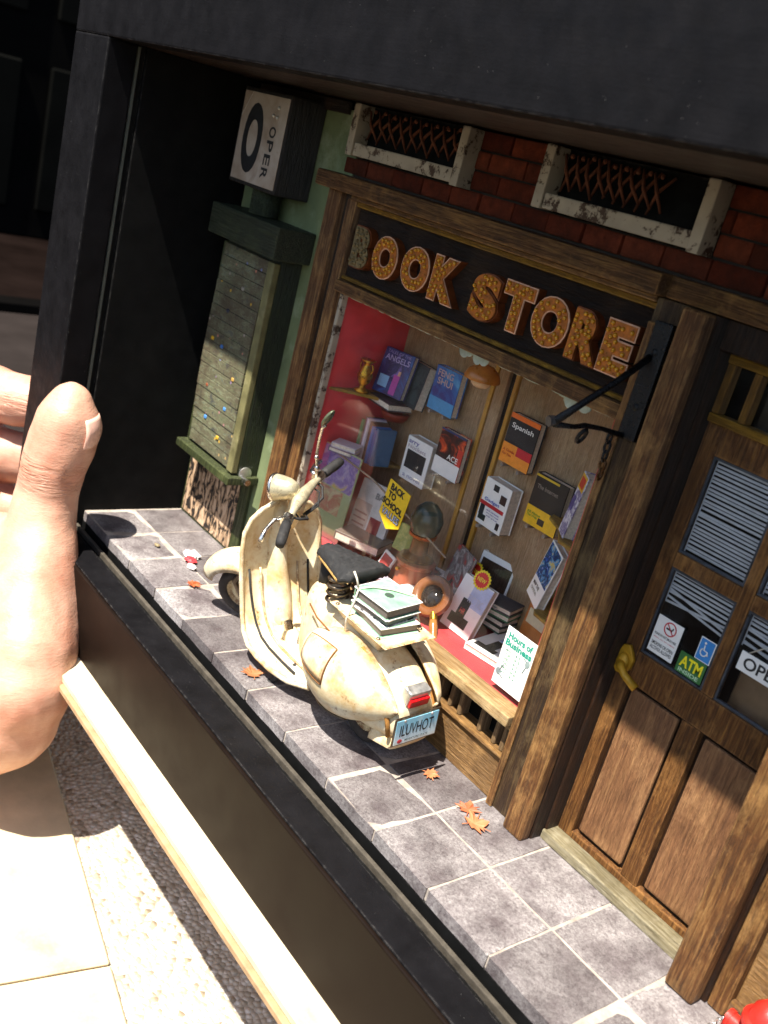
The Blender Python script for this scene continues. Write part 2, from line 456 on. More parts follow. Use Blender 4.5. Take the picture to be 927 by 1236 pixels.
# ------------------------------------------------------------------ mesh helpers
class MB:
    def __init__(s):
        s.v, s.f, s.mi, s.cur = [], [], [], 0
    def add(s, vs, fs, xf=None):
        o = len(s.v)
        s.v += [tuple(xf @ Vector(p)) if xf else tuple(p) for p in vs]
        s.f += [tuple(i + o for i in f) for f in fs]
        s.mi += [s.cur] * len(fs)
        return s
    def m(s, i):
        s.cur = i
        return s
    def box(s, x0, x1, y0, y1, z0, z1, xf=None):
        return s.add([(x0, y0, z0), (x1, y0, z0), (x1, y1, z0), (x0, y1, z0), (x0, y0, z1), (x1, y0, z1), (x1, y1, z1), (x0, y1, z1)],
                     [(0, 3, 2, 1), (4, 5, 6, 7), (0, 1, 5, 4), (1, 2, 6, 5), (2, 3, 7, 6), (3, 0, 4, 7)], xf)
    def prism(s, poly, a, b, xf=None):
        """polygon in xy extruded from z=a to z=b"""
        n = len(poly)
        vs = [(x, y, a) for x, y in poly] + [(x, y, b) for x, y in poly]
        fs = [tuple(range(n))[::-1], tuple(range(n, 2 * n))] + [(i, (i + 1) % n, n + (i + 1) % n, n + i) for i in range(n)]
        return s.add(vs, fs, xf)
    def tube(s, pts, r, n=8, xf=None, closed=False):
        pts = [Vector(p) for p in pts]
        k = len(pts)
        rs = r if isinstance(r, (list, tuple)) else [r] * k
        up = None
        rings = []
        for i, p in enumerate(pts):
            if closed:
                d = pts[(i + 1) % k] - pts[i - 1]
            else:
                d = pts[min(i + 1, k - 1)] - pts[max(i - 1, 0)]
            d.normalize()
            if up is None:
                up = d.orthogonal().normalized()
            up = (up - d * up.dot(d)).normalized()
            w = d.cross(up)
            rings.append([p + (up * math.cos(2 * math.pi * j / n) + w * math.sin(2 * math.pi * j / n)) * rs[i] for j in range(n)])
        return s.loft(rings, xf, not closed, closed)
    def loft(s, rings, xf=None, cap=True, closed=False):
        n = len(rings[0])
        vs = [p for r in rings for p in r]
        fs = []
        kk = len(rings)
        for i in range(kk if closed else kk - 1):
            for j in range(n):
                a, b = i * n + j, i * n + (j + 1) % n
                c, d = ((i + 1) % kk) * n + (j + 1) % n, ((i + 1) % kk) * n + j
                fs.append((a, b, c, d))
        if cap:
            fs.append(tuple(range(n))[::-1])
            fs.append(tuple(range((kk - 1) * n, kk * n)))
        return s.add(vs, fs, xf)
    def lathe(s, prof, c=(0, 0, 0), n=20, xf=None, torus=False):
        rings = [[(c[0] + r * math.cos(2 * math.pi * j / n), c[1] + r * math.sin(2 * math.pi * j / n), c[2] + h) for j in range(n)] for r, h in prof]
        return s.loft(rings, xf, not torus, torus)
    def ball(s, c, r, n=12, k=8, xf=None):
        r = (r, r, r) if isinstance(r, (int, float)) else r
        rings = []
        for i in range(k + 1):
            a = math.pi * i / k
            q = max(math.sin(a), .02)
            rings.append([(c[0] + r[0] * q * math.cos(2 * math.pi * j / n), c[1] + r[1] * q * math.sin(2 * math.pi * j / n), c[2] - r[2] * math.cos(a)) for j in range(n)])
        return s.loft(rings, xf)
    def grid(s, fn, nu, nv, xf=None):
        vs = [fn(i / nu, j / nv) for i in range(nu + 1) for j in range(nv + 1)]
        fs = [(i * (nv + 1) + j, (i + 1) * (nv + 1) + j, (i + 1) * (nv + 1) + j + 1, i * (nv + 1) + j + 1) for i in range(nu) for j in range(nv)]
        return s.add(vs, fs, xf)
    def text(s, body, c, right, up, w=None, h=None, off=0.0, depth=0.0):
        """flat or extruded lettering centred on c, fitted to width w and/or height h"""
        vs, fs = text_geo(body, off, depth > 0)
        xs = [p[0] for p in vs]; ys = [p[1] for p in vs]
        bw, bh = max(xs) - min(xs), max(ys) - min(ys)
        cx, cy = (max(xs) + min(xs)) / 2, (max(ys) + min(ys)) / 2
        sx = w / bw if w else h / bh
        sy = h / bh if h else sx
        right = Vector(right).normalized(); up = Vector(up).normalized(); nn = right.cross(up)
        c = Vector(c)
        out = []
        for x, y, z in vs:
            out.append(tuple(c + right * ((x - cx) * sx) + up * ((y - cy) * sy) + nn * ((z + .5) * depth if depth else 0)))
        return s.add(out, fs)
    def build(s, name, mats, parent=None, bevel=0, seg=1, smooth=False, loc=None, share=None):
        me = bpy.data.meshes.new(name)
        me.from_pydata(s.v, [], s.f)
        mats = mats if isinstance(mats, (list, tuple)) else [mats]
        for m in mats:
            me.materials.append(m)
        if len(mats) > 1:
            me.polygons.foreach_set('material_index', s.mi)
        bm = bmesh.new()
        bm.from_mesh(me)
        bmesh.ops.recalc_face_normals(bm, faces=bm.faces)
        if bevel:
            es = [e for e in bm.edges if len(e.link_faces) == 2 and e.calc_face_angle(0) > .5]
            bmesh.ops.bevel(bm, geom=es, offset=bevel, segments=seg, profile=.6, affect='EDGES', clamp_overlap=True)
        bm.to_mesh(me)
        bm.free()
        if smooth:
            me.shade_smooth()
            if smooth is not True:
                me.set_sharp_from_angle(angle=R(smooth))
        o = bpy.data.objects.new(name, me)
        COL.objects.link(o)
        if parent is not None:
            o.parent = parent
        if loc is not None:
            o.location = loc
        return o

TG = {}
def text_geo(body, off, solid):
    key = (body, off, solid)
    if key in TG:
        return TG[key]
    cu = bpy.data.curves.new('lettering', 'FONT')
    cu.body = body
    cu.size = 1.0
    cu.offset = off
    cu.resolution_u = 5
    cu.extrude = .5 if solid else 0
    cu.fill_mode = 'BOTH' if solid else 'FRONT'
    ob = bpy.data.objects.new('lettering', cu)
    me = ob.to_mesh()
    vs = [tuple(v.co) for v in me.vertices]
    fs = [tuple(p.vertices) for p in me.polygons]
    ob.to_mesh_clear()
    bpy.data.objects.remove(ob)
    bpy.data.curves.remove(cu)
    TG[key] = (vs, fs)
    return TG[key]

def tag(o, label=None, cat=None, group=None, kind=None):
    for k, v in (('label', label), ('category', cat), ('group', group), ('kind', kind)):
        if v:
            o[k] = v
    return o
def thing(name, label, cat, loc=(0, 0, 0), rot=(0, 0, 0), group=None):
    o = bpy.data.objects.new(name, None)
    o.empty_display_size = .2
    COL.objects.link(o)
    o.location = loc
    o.rotation_euler = rot
    return tag(o, label, cat, group)
def empty(name, parent):
    o = bpy.data.objects.new(name, None)
    COL.objects.link(o)
    o.parent = parent
    return o
def box(name, mat, parent, x0, x1, y0, y1, z0, z1, bevel=.012, seg=1):
    return MB().box(x0, x1, y0, y1, z0, z1).build(name, mat, parent, bevel, seg)
def rj(a):
    return random.uniform(-a, a)
XR, ZU = (1, 0, 0), (0, 0, 1)

# ------------------------------------------------------------------ ground and far background
GZ = -5.0
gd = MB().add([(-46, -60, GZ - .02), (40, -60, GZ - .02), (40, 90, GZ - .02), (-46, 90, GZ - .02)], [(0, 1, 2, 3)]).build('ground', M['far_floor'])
tag(gd, 'ground around the box, shade painted in as dark grey brown', None, None, 'structure')
g = MB().add([(-17, -3, GZ), (5, -3, GZ), (5, 5, GZ), (-17, 5, GZ)], [(0, 1, 2, 3)]).build('pebble_strip', M['pebble'])
tag(g, 'pebbledash strip of small pale stones below the box', None, None, 'structure')
pv = bpy.data.objects.new('paving', None)
COL.objects.link(pv)
tag(pv, 'smooth cream paving beside the pebbled strip', None, None, 'structure')
pv.location = (-8.76, -.04, GZ)
pv.rotation_euler = (0, 0, math.atan2(-1.10, 6.33))
SLX = (-8, -2.62, 5.4, 9.5)
for i in range(3):
    for j in range(1):
        w0 = -(.02 + j * 5.4)
        MB().box(SLX[i] + .02, SLX[i + 1] - .02, w0 - 5.34, w0, .004, .09).build('slab', M['slab'], pv, .03)
fl2 = MB().add([(-140, -60, GZ - .02), (-46, -60, GZ - .02), (-46, 90, GZ - .02), (-140, 90, GZ - .02)], [(0, 1, 2, 3)]).build('floor', plain('far_dark_floor', hexc('#150f0d'), .95, 0, .4, .3, .1, 0.0))  # shade of the far floor is put into this colour
tag(fl2, 'floor beyond the black strip, shade painted in as very dark brown', None, None, 'structure')
sh_strip = MB().box(-46.2, -44.6, -40, 70, GZ - .01, GZ + .5).build('shadow_strip', M['far_dark'], None, .05)  # black bar in place of a threshold's shadow
tag(sh_strip, 'raised black strip standing in for a threshold shadow on the floor', None, None, 'structure')
bw = thing('back_wall', 'panelled wall behind the box, shade painted in as near black', 'wall', (-70, 20, GZ))
MB().box(-1, 1, -70, 60, 0, 70).build('wall_face', M['far_dark'], bw, .1)
for i, (a, b_) in enumerate(((-9.5, -2.5), (-.5, 6.5))):
    for z0 in (2, 15, 28):
        MB().box(1.0, 1.3, a, b_, z0, z0 + 10).build('panel', M['far_door'], bw, .2)

# ------------------------------------------------------------------ ledge under the box
lb = MB().box(-12.5, 9, -1.17, 6.2, -1.70, -1.58).build('support_board', [M['cream_board']], None, .02)
tag(lb, 'cream board under the black box, its front edge in full sun', 'board')
le = MB().box(-12.4, 9, -1.235, 6.1, -1.80, -1.705).build('lower_layer', M['board_edge'], lb, .015)

# ------------------------------------------------------------------ the shadow box
sb = thing('shadow_box', 'black wooden shadow box holding the miniature street', 'display box', (0, 0, -1.58))
def bx(name, mat, x0, x1, y0, y1, z0, z1, bev=.03, seg=2):
    return MB().box(x0, x1, y0, y1, z0 + 1.58, z1 + 1.58).build(name, mat, sb, bev, seg)
XL, XR_, ZT, YF = -9.05, 6.9, 7.72, -.75
bx('top_rail', M['box_black'], XL - 1.35, XR_ + 1.35, YF, -.28, ZT, ZT + 1.4)
bx('side_stile', M['box_black'], XL - 1.35, XL, YF, -.28, -1.575, ZT - .004)
bx('side_stile', M['box_black'], XR_, XR_ + 1.35, YF, -.28, -1.575, ZT - .004)
br_ = bx('bottom_rail', M['rail_gloss'], XL - .004, XR_ + .004, YF, -.28, -1.575, -.25, .035, 3)
tag(br_, 'glossy dark brown front face of the bottom rail')
bx('sill_strip', M['box_black'], XL + .004, XR_ - .004, YF + .035, -.27, -.246, -.215, .012)
# groove for the glass, then the inner carcass
bx('groove_floor', M['box_inner'], XL, XR_, -.276, -.12, -1.0, -.34, .004, 1)
bx('groove_lip', plain('dusty_lip', hexc('#4c463d'), .8, 0, .4, 7, .5, .3, hexc('#22201e')), XL + .004, XR_ - .004, -.118, -.055, -1.0, -.262, .012, 2)
bx('groove_side', plain('dull_groove', hexc('#5a5f58'), .5, .2), XL - .055, XL - .03, -.262, -.21, -.3, ZT - .02, .004, 1)
bx('groove_side', M['box_inner'], XL - .35, XL - .056, -.276, -.12, -1.2, ZT, .004, 1)
bx('side_panel', M['box_inner'], XL - .5, XL, -.118, 5.0, -1.2, ZT, .02)
bx('side_panel', M['box_inner'], XR_, XR_ + .5, -.276, 5.0, -1.2, ZT, .02)
bx('roof_panel', M['dark_board'], XL - .5, XR_ + .5, -.276, 5.0, ZT + .004, ZT + .5, .02)
bx('outer_shell', M['box_black'], XL - 1.33, XL - .51, -.276, 5.0, -1.57, ZT + 1.3, .03)
bx('back_panel', M['box_inner'], XL - .5, XR_ + .5, 5.003, 5.2, -1.5, ZT + .5, .02)
bx('floor_panel', M['box_inner'], XL - .5, XR_ + .5, -.05, 5.0, -1.5, -.45, .02)

bx('street_bed', M['box_inner'], XL + .01, XR_ - .01, .02, 3.2, -.448, -.178, .004, 1)

# ------------------------------------------------------------------ pavement of stone tiles
pav = MB().box(XL + .01, XR_ - .01, .03, 3.2, -.17, -.016).build('pavement', M['grout'])
tag(pav, 'grey stone tile pavement of the miniature street', None, None, 'structure')
tile_variants = []
def make_tile(w, d):
    mb = MB()
    nx, ny = 6, 6
    ph = random.uniform(0, 9)
    def prof(u, v):
        # slightly worn, wavy outline
        e = .004
        x = -w / 2 + w * u + e * math.sin(ph + 9 * v) * (1 if u in (0, 1) else 0)
        y = -d / 2 + d * v + e * math.sin(ph * 2 + 8 * u) * (1 if v in (0, 1) else 0)
        corner = max(0, abs(u - .5) * 2 - .66) + max(0, abs(v - .5) * 2 - .66)
        z = -.006 * corner - (.010 if u in (0, 1) or v in (0, 1) else 0) + .004 * math.sin(5 * u + ph) * math.sin(6 * v + ph)
        return (x, y, z)
    mb.grid(prof, nx, ny)
    n = len(mb.v)
    ring = [i * (ny + 1) for i in range(nx + 1)] + [nx * (ny + 1) + j for j in range(1, ny + 1)] + [i * (ny + 1) + ny for i in range(nx - 1, -1, -1)] + [j for j in range(ny - 1, 0, -1)]
    low = [(mb.v[i][0], mb.v[i][1], -.175) for i in ring]
    mb.v += low
    k = len(ring)
    for i in range(k):
        mb.f.append((ring[i], ring[(i + 1) % k], n + (i + 1) % k, n + i))
        mb.mi.append(0)
    return mb
d1, d2 = .955, .86
protos = {}
for row, (y0, d) in enumerate(((0.0, d1), (.97, 1.1))):
    for k in range(-9, 7):
        key = (row, k % 4)
        if key not in protos:
            o = make_tile(.964, d - .022).build('tile', M['tile'], pav, 0, 1, 28)
            protos[key] = o
        else:
            o = protos[key].copy()
            COL.objects.link(o)
            o.parent = pav
        jx = [0, .03, -.02, .02, -.03, .04, 0, -.02][k % 8] if row == 0 else 0
        o.location = (k + .5 + rj(.008), y0 + d / 2 + rj(.006), rj(.008))
        o.rotation_euler = (rj(.004), rj(.004), rj(.005))

# ------------------------------------------------------------------ book store front
st = thing('book_store', 'miniature brown timber book store front with lettered sign', 'shop', (0, 0, 0))
# green wall beside the window
gw = box('green_wall', M['green_wall'], st, XL + .004, -6.05, 1.97, 2.25, -.03, 7.6, .01)
box('wall_cap', M['dark_board'], st, XL + .004, -6.4, 1.90, 1.965, 7.52, 7.70, .01)
# brick band over the shop
bwall = box('brick_wall', M['mortar'], st, -6.3, 6.85, 2.0, 2.3, 6.6, 7.70, .004)
protob = {}
rowz = [6.72, 6.97, 7.215, 7.46]
vents = ((-6.0, -3.44), (-2.07, .37), (2.0, 4.5))
nb = 0
for ri, z in enumerate(rowz):
    x = -6.28 - (.31 if ri % 2 else 0)
    while x < 6.6:
        L = random.choice((.58, .62, .66))
        a, b_ = max(x, -6.28), min(x + L, 6.8)
        segs = [(a, b_)]
        if ri > 0:
            for (va, vb) in vents:
                ns = []
                for (p, q) in segs:
                    if q <= va or p >= vb:
                        ns.append((p, q))
                    else:
                        if p < va - .06: ns.append((p, va))
                        if q > vb + .06: ns.append((vb, q))
                segs = ns
        for (p, q) in segs:
            if q - p < .07:
                continue
            w = round(q - p, 2)
            if w not in protob:
                mb = MB().box(-w / 2 + .012, w / 2 - .012, -.04, .1, .012, .235)
                protob[w] = mb.build('brick', M['brick'], bwall, .022, 2)
                o = protob[w]
            else:
                o = protob[w].copy(); COL.objects.link(o); o.parent = bwall
            o.location = ((p + q) / 2, 1.985 + rj(.02), z)
            o.rotation_euler = (0, rj(.012), rj(.02))
        x += L
# vents in the brick band
for vi, (va, vb) in enumerate(vents[:2]):
    ve = empty('vent', st)
    MB().box(va, vb, 1.97, 1.99, 6.97, 7.69).build('vent_recess', M['box_inner'], ve)
    MB().box(va, va + .15, 1.72, 2.0, 6.98, 7.695).build('vent_post', M['chipped_white'], ve, .018, 2)
    MB().box(vb - .15, vb, 1.72, 2.0, 6.96, 7.695).build('vent_post', M['chipped_white'], ve, .018, 2)
    MB().box(va + .154, vb - .154, 1.75, 2.0, 6.99, 7.17).build('vent_sill', M['chipped_white'], ve, .018, 2)
    gr = MB()
    n = 9
    span = (vb - va - .44) * (1 if vi == 0 else .74)
    for i in range(n):
        x0 = va + .22 + span * i / n
        dx = span / n
        for (xa, xb, yy) in ((x0, x0 + dx * 1.3, 1.90), (x0 + dx * 1.2, x0 - dx * .1, 1.87)):
            gr.tube([(xa + rj(.02), yy, 7.24 + rj(.04)), ((xa + xb) / 2 + rj(.02), yy - .05, 7.45), (xb + rj(.02), yy, 7.64 + rj(.02))], [.014, .022, .016], 6)
        gr.ball((x0 + dx * .6, 1.85, 7.62 + rj(.02)), .03, 6, 4)
    gr.build('rusty_grille', M['rust'], ve, 0, 1, True)

# sign band
box('sign_board', M['dark_board'], st, -5.62, -.02, 1.955, 2.05, 5.26, 6.40, .006)
box('sign_crown', M['wood_h'], st, -6.45, .12, 1.62, 2.0, 6.47, 6.70, .03, 2)
box('crown_lip', M['wood_h'], st, -5.62, .06, 1.74, 1.98, 6.40, 6.466, .012)
box('sign_trim', M['yellow_trim'], st, -5.60, .02, 1.86, 1.952, 6.32, 6.396, .014)
box('sign_trim', M['yellow_trim'], st, -5.60, .0, 1.87, 1.952, 5.275, 5.33, .014)
box('window_head', M['wood_h'], st, -5.62, .04, 1.80, 2.06, 5.08, 5.255, .02, 2)
# marquee letters
LET = (('B', -5.42, -4.98, 0), ('O', -4.90, -4.33, 1), ('O', -4.22, -3.62, 1), ('K', -3.56, -3.02, 1),
       ('S', -2.74, -2.20, 0), ('T', -2.17, -1.63, 1), ('O', -1.62, -1.02, 1), ('R', -.99, -.49, 0), ('E', -.49, -.06, 1))
M['amber'] = plain('amber', hexc('#b5661c'), .35, .2, .45, 16, .8, .5, hexc('#5e2c0a'))
M['amber_old'] = plain('amber_old', hexc('#7d6a45'), .5, .2, .5, 16, .8, .5, hexc('#24201a'))
M['letter_side'] = plain('letter_side', hexc('#7a3d18'), .5, .2, .45, 10, .5, .5, hexc('#2b1407'))
M['letter_rim'] = plain('letter_rim', hexc('#d9a583'), .5, 0, .3, 9, .3)
M['bulb'] = plain('bulb', hexc('#c88a1e'), .16, .1, .4, 18, .2)
def in_tri(p, a, b_, c):
    d = lambda u, v, w: (u[0] - w[0]) * (v[1] - w[1]) - (v[0] - w[0]) * (u[1] - w[1])
    s1, s2, s3 = d(p, a, b_), d(p, b_, c), d(p, c, a)
    return not ((s1 < 0 or s2 < 0 or s3 < 0) and (s1 > 0 or s2 > 0 or s3 > 0))
for ch, xa, xb, rim in LET:
    le_ = empty('letter', st)
    le_['label'] = 'marquee letter ' + ch + ' with amber bulbs'
    cx, w, zc, h = (xa + xb) / 2, xb - xa, 5.80 + rj(.012), .60
    MB().text(ch, (cx, 1.955, zc), XR, ZU, w, h, .085, .13).build('letter_shell', M['letter_side'], le_, 0)
    if rim:
        MB().text(ch, (cx, 1.823, zc), XR, ZU, w * 1.0, h * 1.0, .085, .014).build('letter_rim', M['letter_rim'], le_, 0)
    MB().text(ch, (cx, 1.806, zc), XR, ZU, w * .935, h * .945, .062, .006).build('letter_face', M['amber'] if ch != 'B' else M['amber_old'], le_, 0)
    vs, fs = text_geo(ch, .062, False)
    xs = [p[0] for p in vs]; ys = [p[1] for p in vs]
    sx, sy = w * .935 / (max(xs) - min(xs)), h * .945 / (max(ys) - min(ys))
    mx, my = (max(xs) + min(xs)) / 2, (max(ys) + min(ys)) / 2
    P2 = [((p[0] - mx) * sx, (p[1] - my) * sy) for p in vs]
    tris = []
    for f in fs:
        for i in range(1, len(f) - 1):
            tris.append((P2[f[0]], P2[f[i]], P2[f[i + 1]]))
    inside = lambda p: any(in_tri(p, *t) for t in tris)
    bl = MB()
    pts = []
    tries = 0
    while tries < 900 and len(pts) < 26:
        tries += 1
        p = (random.uniform(-w / 2, w / 2), random.uniform(-h / 2, h / 2))
        r = .030
        if inside(p) and all(inside((p[0] + r * .8 * math.cos(a), p[1] + r * .8 * math.sin(a))) for a in (0, 1.57, 3.14, 4.71)) and all((p[0] - q[0]) ** 2 + (p[1] - q[1]) ** 2 > .058 ** 2 for q in pts):
            pts.append(p)
    for p in pts:
        bl.ball((cx + p[0], 1.795, zc + p[1]), (.028, .028, .028), 8, 5)
    bl.build('bulbs', M['bulb'] if ch != 'B' else M['amber_old'], le_, 0, 1, True)['kind'] = 'stuff'

# window frame
wf = empty('shop_window', st)
box('frame_post', M['wood_v'], wf, -6.36, -6.02, 1.84, 2.25, .0, 6.468, .02, 2)
box('frame_post', M['frame_brown'], wf, -6.015, -5.86, 1.93, 2.2, .0, 6.468, .015)
box('frame_post', M['wood_v'], wf, -5.855, -5.63, 1.86, 2.2, .0, 6.40, .02, 2)
box('frame_bead', M['chipped_white'], wf, -5.626, -5.55, 1.94, 2.06, 1.26, 5.076, .012)
box('frame_bead', M['wood_v'], wf, .015, .052, 1.86, 2.06, 1.24, 5.076, .008)
box('window_sill', M['sill_wood'], wf, -5.62, .02, 1.70, 2.02, 1.09, 1.235, .022, 2)
box('sill_nosing', M['sill_wood'], wf, -5.62, .03, 1.80, 1.98, 1.02, 1.086, .015)
pane = MB().box(-5.55, .013, 1.99, 2.004, 1.237, 5.078).build('pane', M['glass'], wf)
# frosty grime along the top edge of the glass
gm = MB()
for i in range(60):
    x = -5.5 + 5.38 * (i + rj(.4)) / 60
    if not (-5.5 < x < -.12): continue
    ln = .012 + .02 * random.random() + (.13 if -2.75 < x < -2.35 or -1.0 < x < -.5 else 0) * random.random()
    gm.ball((x, 1.985, 5.06), (.09 + .05 * random.random(), .004, ln), 8, 6)
gm.build('glue_grime', plain('grime', hexc('#aeb5a4'), .7, 0, .3, 9, .6), wf, 0, 1, True)
box('head_bead', plain('pale_bead', hexc('#8f957f'), .7, 0, .35, 6, .4, .4, hexc('#5a4a30')), wf, -5.52, .01, 1.955, 1.98, 5.05, 5.079, .006)
# stall riser below the sill: plinth, dark recess, upright fins
box('plinth', M['base_wood'], wf, -5.62, .03, 1.85, 2.1, .0, .60, .018, 2)
box('plinth_cap', M['base_wood'], wf, -5.62, .03, 1.80, 2.1, .604, .66, .014)
box('vent_back', M['box_inner'], wf, -5.62, .03, 2.06, 2.12, .66, 1.02, .004)
fin = None
xx = -5.5
while xx < -.05:
    if fin is None:
        fin = MB().box(-.035, .035, 1.87, 2.05, .664, 1.018).build('slat', M['fin_wood'], wf, .012)
        o = fin
    else:
        o = fin.copy(); COL.objects.link(o); o.parent = wf
    o.location = (xx + rj(.012), rj(.01), 0)
    o.rotation_euler = (0, rj(.05), rj(.1))
    xx += .205
# posts either side of the door
M['dark_post'] = wood('dark_post', '#1d130a', '#4a3420', '#86704c', 'z', .6, .7, .4)
box('post_panel', M['dark_post'], st, .055, .485, 1.78, 2.1, .0, 6.46, .02, 2)
box('post_panel', M['wood_v'], st, .055, .16, 1.74, 1.778, .0, 6.2, .012)
box('door_post', M['wood_v'], st, .49, .81, 1.62, 1.80, .0, 6.46, .05, 3)
box('post_return', M['frame_brown'], st, .49, .82, 1.803, 2.16, .0, 6.46, .012)
box('door_jamb', M['frame_brown'], st, .823, .862, 2.0, 2.36, .13, 6.13, .008)
box('door_post', M['wood_v'], st, 3.03, 3.38, 1.60, 1.80, .0, 6.46, .05, 3)
box('post_return', M['frame_brown'], st, 3.03, 3.42, 1.803, 2.16, .0, 6.46, .012)
box('post_panel', M['wood_v'], st, 3.425, 3.62, 1.82, 2.16, .0, 6.46, .02)
box('riser_panel', M['base_wood'], st, 3.625, 6.85, 1.93, 2.16, .0, 2.2, .02)
box('riser_rail', M['wood_h'], st, 3.625, 6.85, 1.82, 1.926, .0, .24, .02)
box('upper_panel', M['wood_v'], st, 3.625, 6.85, 1.95, 2.16, 2.204, 6.46, .02)
box('lintel', M['wood_h'], st, .125, 6.85, 1.78, 2.2, 6.47, 6.70, .03, 2)
box('lintel', M['frame_brown'], st, .83, 3.02, 1.95, 2.4, 6.14, 6.465, .02)
box('threshold', M['threshold'], st, .825, 3.026, 1.97, 2.25, .0, .13, .02, 2)

# door
dr = empty('door', st)
DY = 2.2
def db(name, mat, x0, x1, z0, z1, y0=DY, y1=2.34, bev=.014):
    return MB().box(x0, x1, y0, y1, z0, z1).build(name, mat, dr, bev, 2)
db('door_stile', M['door_v'], .866, 1.06, .13, 5.40)
db('door_stile', M['door_v'], 2.93, 3.026, .13, 5.40)
db('door_rail', M['door_v'], 1.063, 2.927, 2.33, 2.72)
db('door_rail', M['door_v'], 1.063, 2.927, .13, .22)
db('door_rail', M['door_v'], 1.063, 2.927, 5.08, 5.40)
db('muntin', M['door_v'], 1.91, 2.06, 2.723, 5.077)
db('muntin', M['door_v'], 1.063, 1.907, 3.79, 3.965)
db('muntin', M['door_v'], 2.063, 2.927, 3.79, 3.965)
db('mid_stile', M['door_v'], 1.84, 2.08, .223, 2.327)
for (a, b_) in ((1.063, 1.837), (2.083, 2.927)):
    MB().box(a, b_, 2.30, 2.34, .223, 2.327).build('panel_back', M['frame_brown'], dr, .004)
    MB().box(a + .055, b_ - .055, 2.235, 2.298, .275, 2.275).build('door_panel', M['door_panel'], dr, .03, 2)
# transom above the door
db('transom_bar', M['yellow_trim'], .88, 3.026, 5.405, 5.50, 2.12, 2.3, .018)
db('transom_bar', M['yellow_trim'], .88, 3.026, 6.03, 6.13, 2.12, 2.3, .018)
for x in (.885, 1.21, 1.95, 2.6):
    db('transom_bar', M['yellow_trim_v'], x, x + .085, 5.503, 6.027, 2.14, 2.28, .014)
MB().box(.88, 3.02, 2.26, 2.27, 5.5, 6.03).build('transom_glass', M['door_glass'], dr)
MB().box(.83, 3.02, 2.9, 2.95, .1, 6.3).build('dark_interior', M['box_inner'], dr)
# glazing: clear panes with metal-edged frames and the blinds behind
M['blind'] = plain('blind', hexc('#e4e6ea'), .45, .0, .15, 8, .1)
M['pane_edge'] = plain('pane_edge', hexc('#4d525b'), .35, .5, .4, 8, .3)
for (a, b_) in ((1.063, 1.907), (2.063, 2.927)):
    for (z0, z1) in ((2.723, 3.787), (3.968, 5.077)):
        pf = MB()
        e = .028
        pf.box(a, b_, 2.215, 2.25, z0, z0 + e).box(a, b_, 2.215, 2.25, z1 - e, z1).box(a, a + e, 2.215, 2.25, z0 + e, z1 - e).box(b_ - e, b_, 2.215, 2.25, z0 + e, z1 - e)
        o = pf.build('pane_frame', M['pane_edge'], dr, .004)
        MB().box(a + .02, b_ - .02, 2.238, 2.246, z0 + .02, z1 - .02).build('pane', M['door_glass'], dr)
slat0 = None
def slat(a, b_, z, tilt=0, sag=0):
    global slat0
    L = b_ - a - .05
    if slat0 is None:
        slat0 = MB().box(-.4, .4, -.006, .006, -.0135, .0135).build('slat', M['blind'], dr, .003)
        o = slat0
    else:
        o = slat0.copy(); COL.objects.link(o); o.parent = dr
    o.location = ((a + b_) / 2, 2.285 + rj(.004), z)
    o.scale = (L / .8, 1, 1)
    o.rotation_euler = (R(10), tilt, 0)
for (a, b_) in ((1.063, 1.907), (2.063, 2.927)):
    n = 24
    for i in range(n):
        z = 4.0 + 1.05 * (i + .5) / n
        slat(a, b_, z + (rj(.006) if i != 10 else -.012), rj(.006) + (.014 if i == 9 else 0))
    for i, (z, tl) in enumerate(((3.74, 0), (3.697, 0), (3.65, .01), (3.60, -.005), (3.555, .02), (3.50, .0), (3.47, .16), (3.42, -.09), (3.40, .12))):
        slat(a, b_, z, tl + (rj(.12) if a > 2 and i > 2 else 0))
for xb in (1.07, 2.07):
    MB().tube([(xb + .03, 2.27, 5.05), (xb + .03, 2.27, 3.4)], .006, 6).build('blind_cord', M['blind'], dr)
# tan board low behind the right pane, standing in for reflected ground
MB().box(2.08, 2.92, 2.5, 2.54, 2.6, 3.06).build('tan_reflection', col('#a98560'), dr, .02)
# handle
hp = MB().prism([(.845, 2.42), (.84, 2.58), (.88, 2.72), (.96, 2.75), (1.02, 2.68), (1.07, 2.60), (1.06, 2.48), (.98, 2.38), (.89, 2.37)], 0, .05, Matrix(((1, 0, 0, 0), (0, 0, 1, 2.14), (0, 1, 0, 0), (0, 0, 0, 1))))
hp = hp.build('handle_plate', M['yellow_brass'], dr, .014, 2)
MB().tube([(.95, 2.12, 2.53), (1.0, 2.05, 2.50), (1.10, 2.03, 2.45), (1.27, 2.05, 2.38)], [.05, .05, .045, .052], 10).ball((.95, 2.135, 2.53), (.085, .06, .11), 12, 8).build('handle_lever', M['yellow_brass'], dr, 0, 1, True)

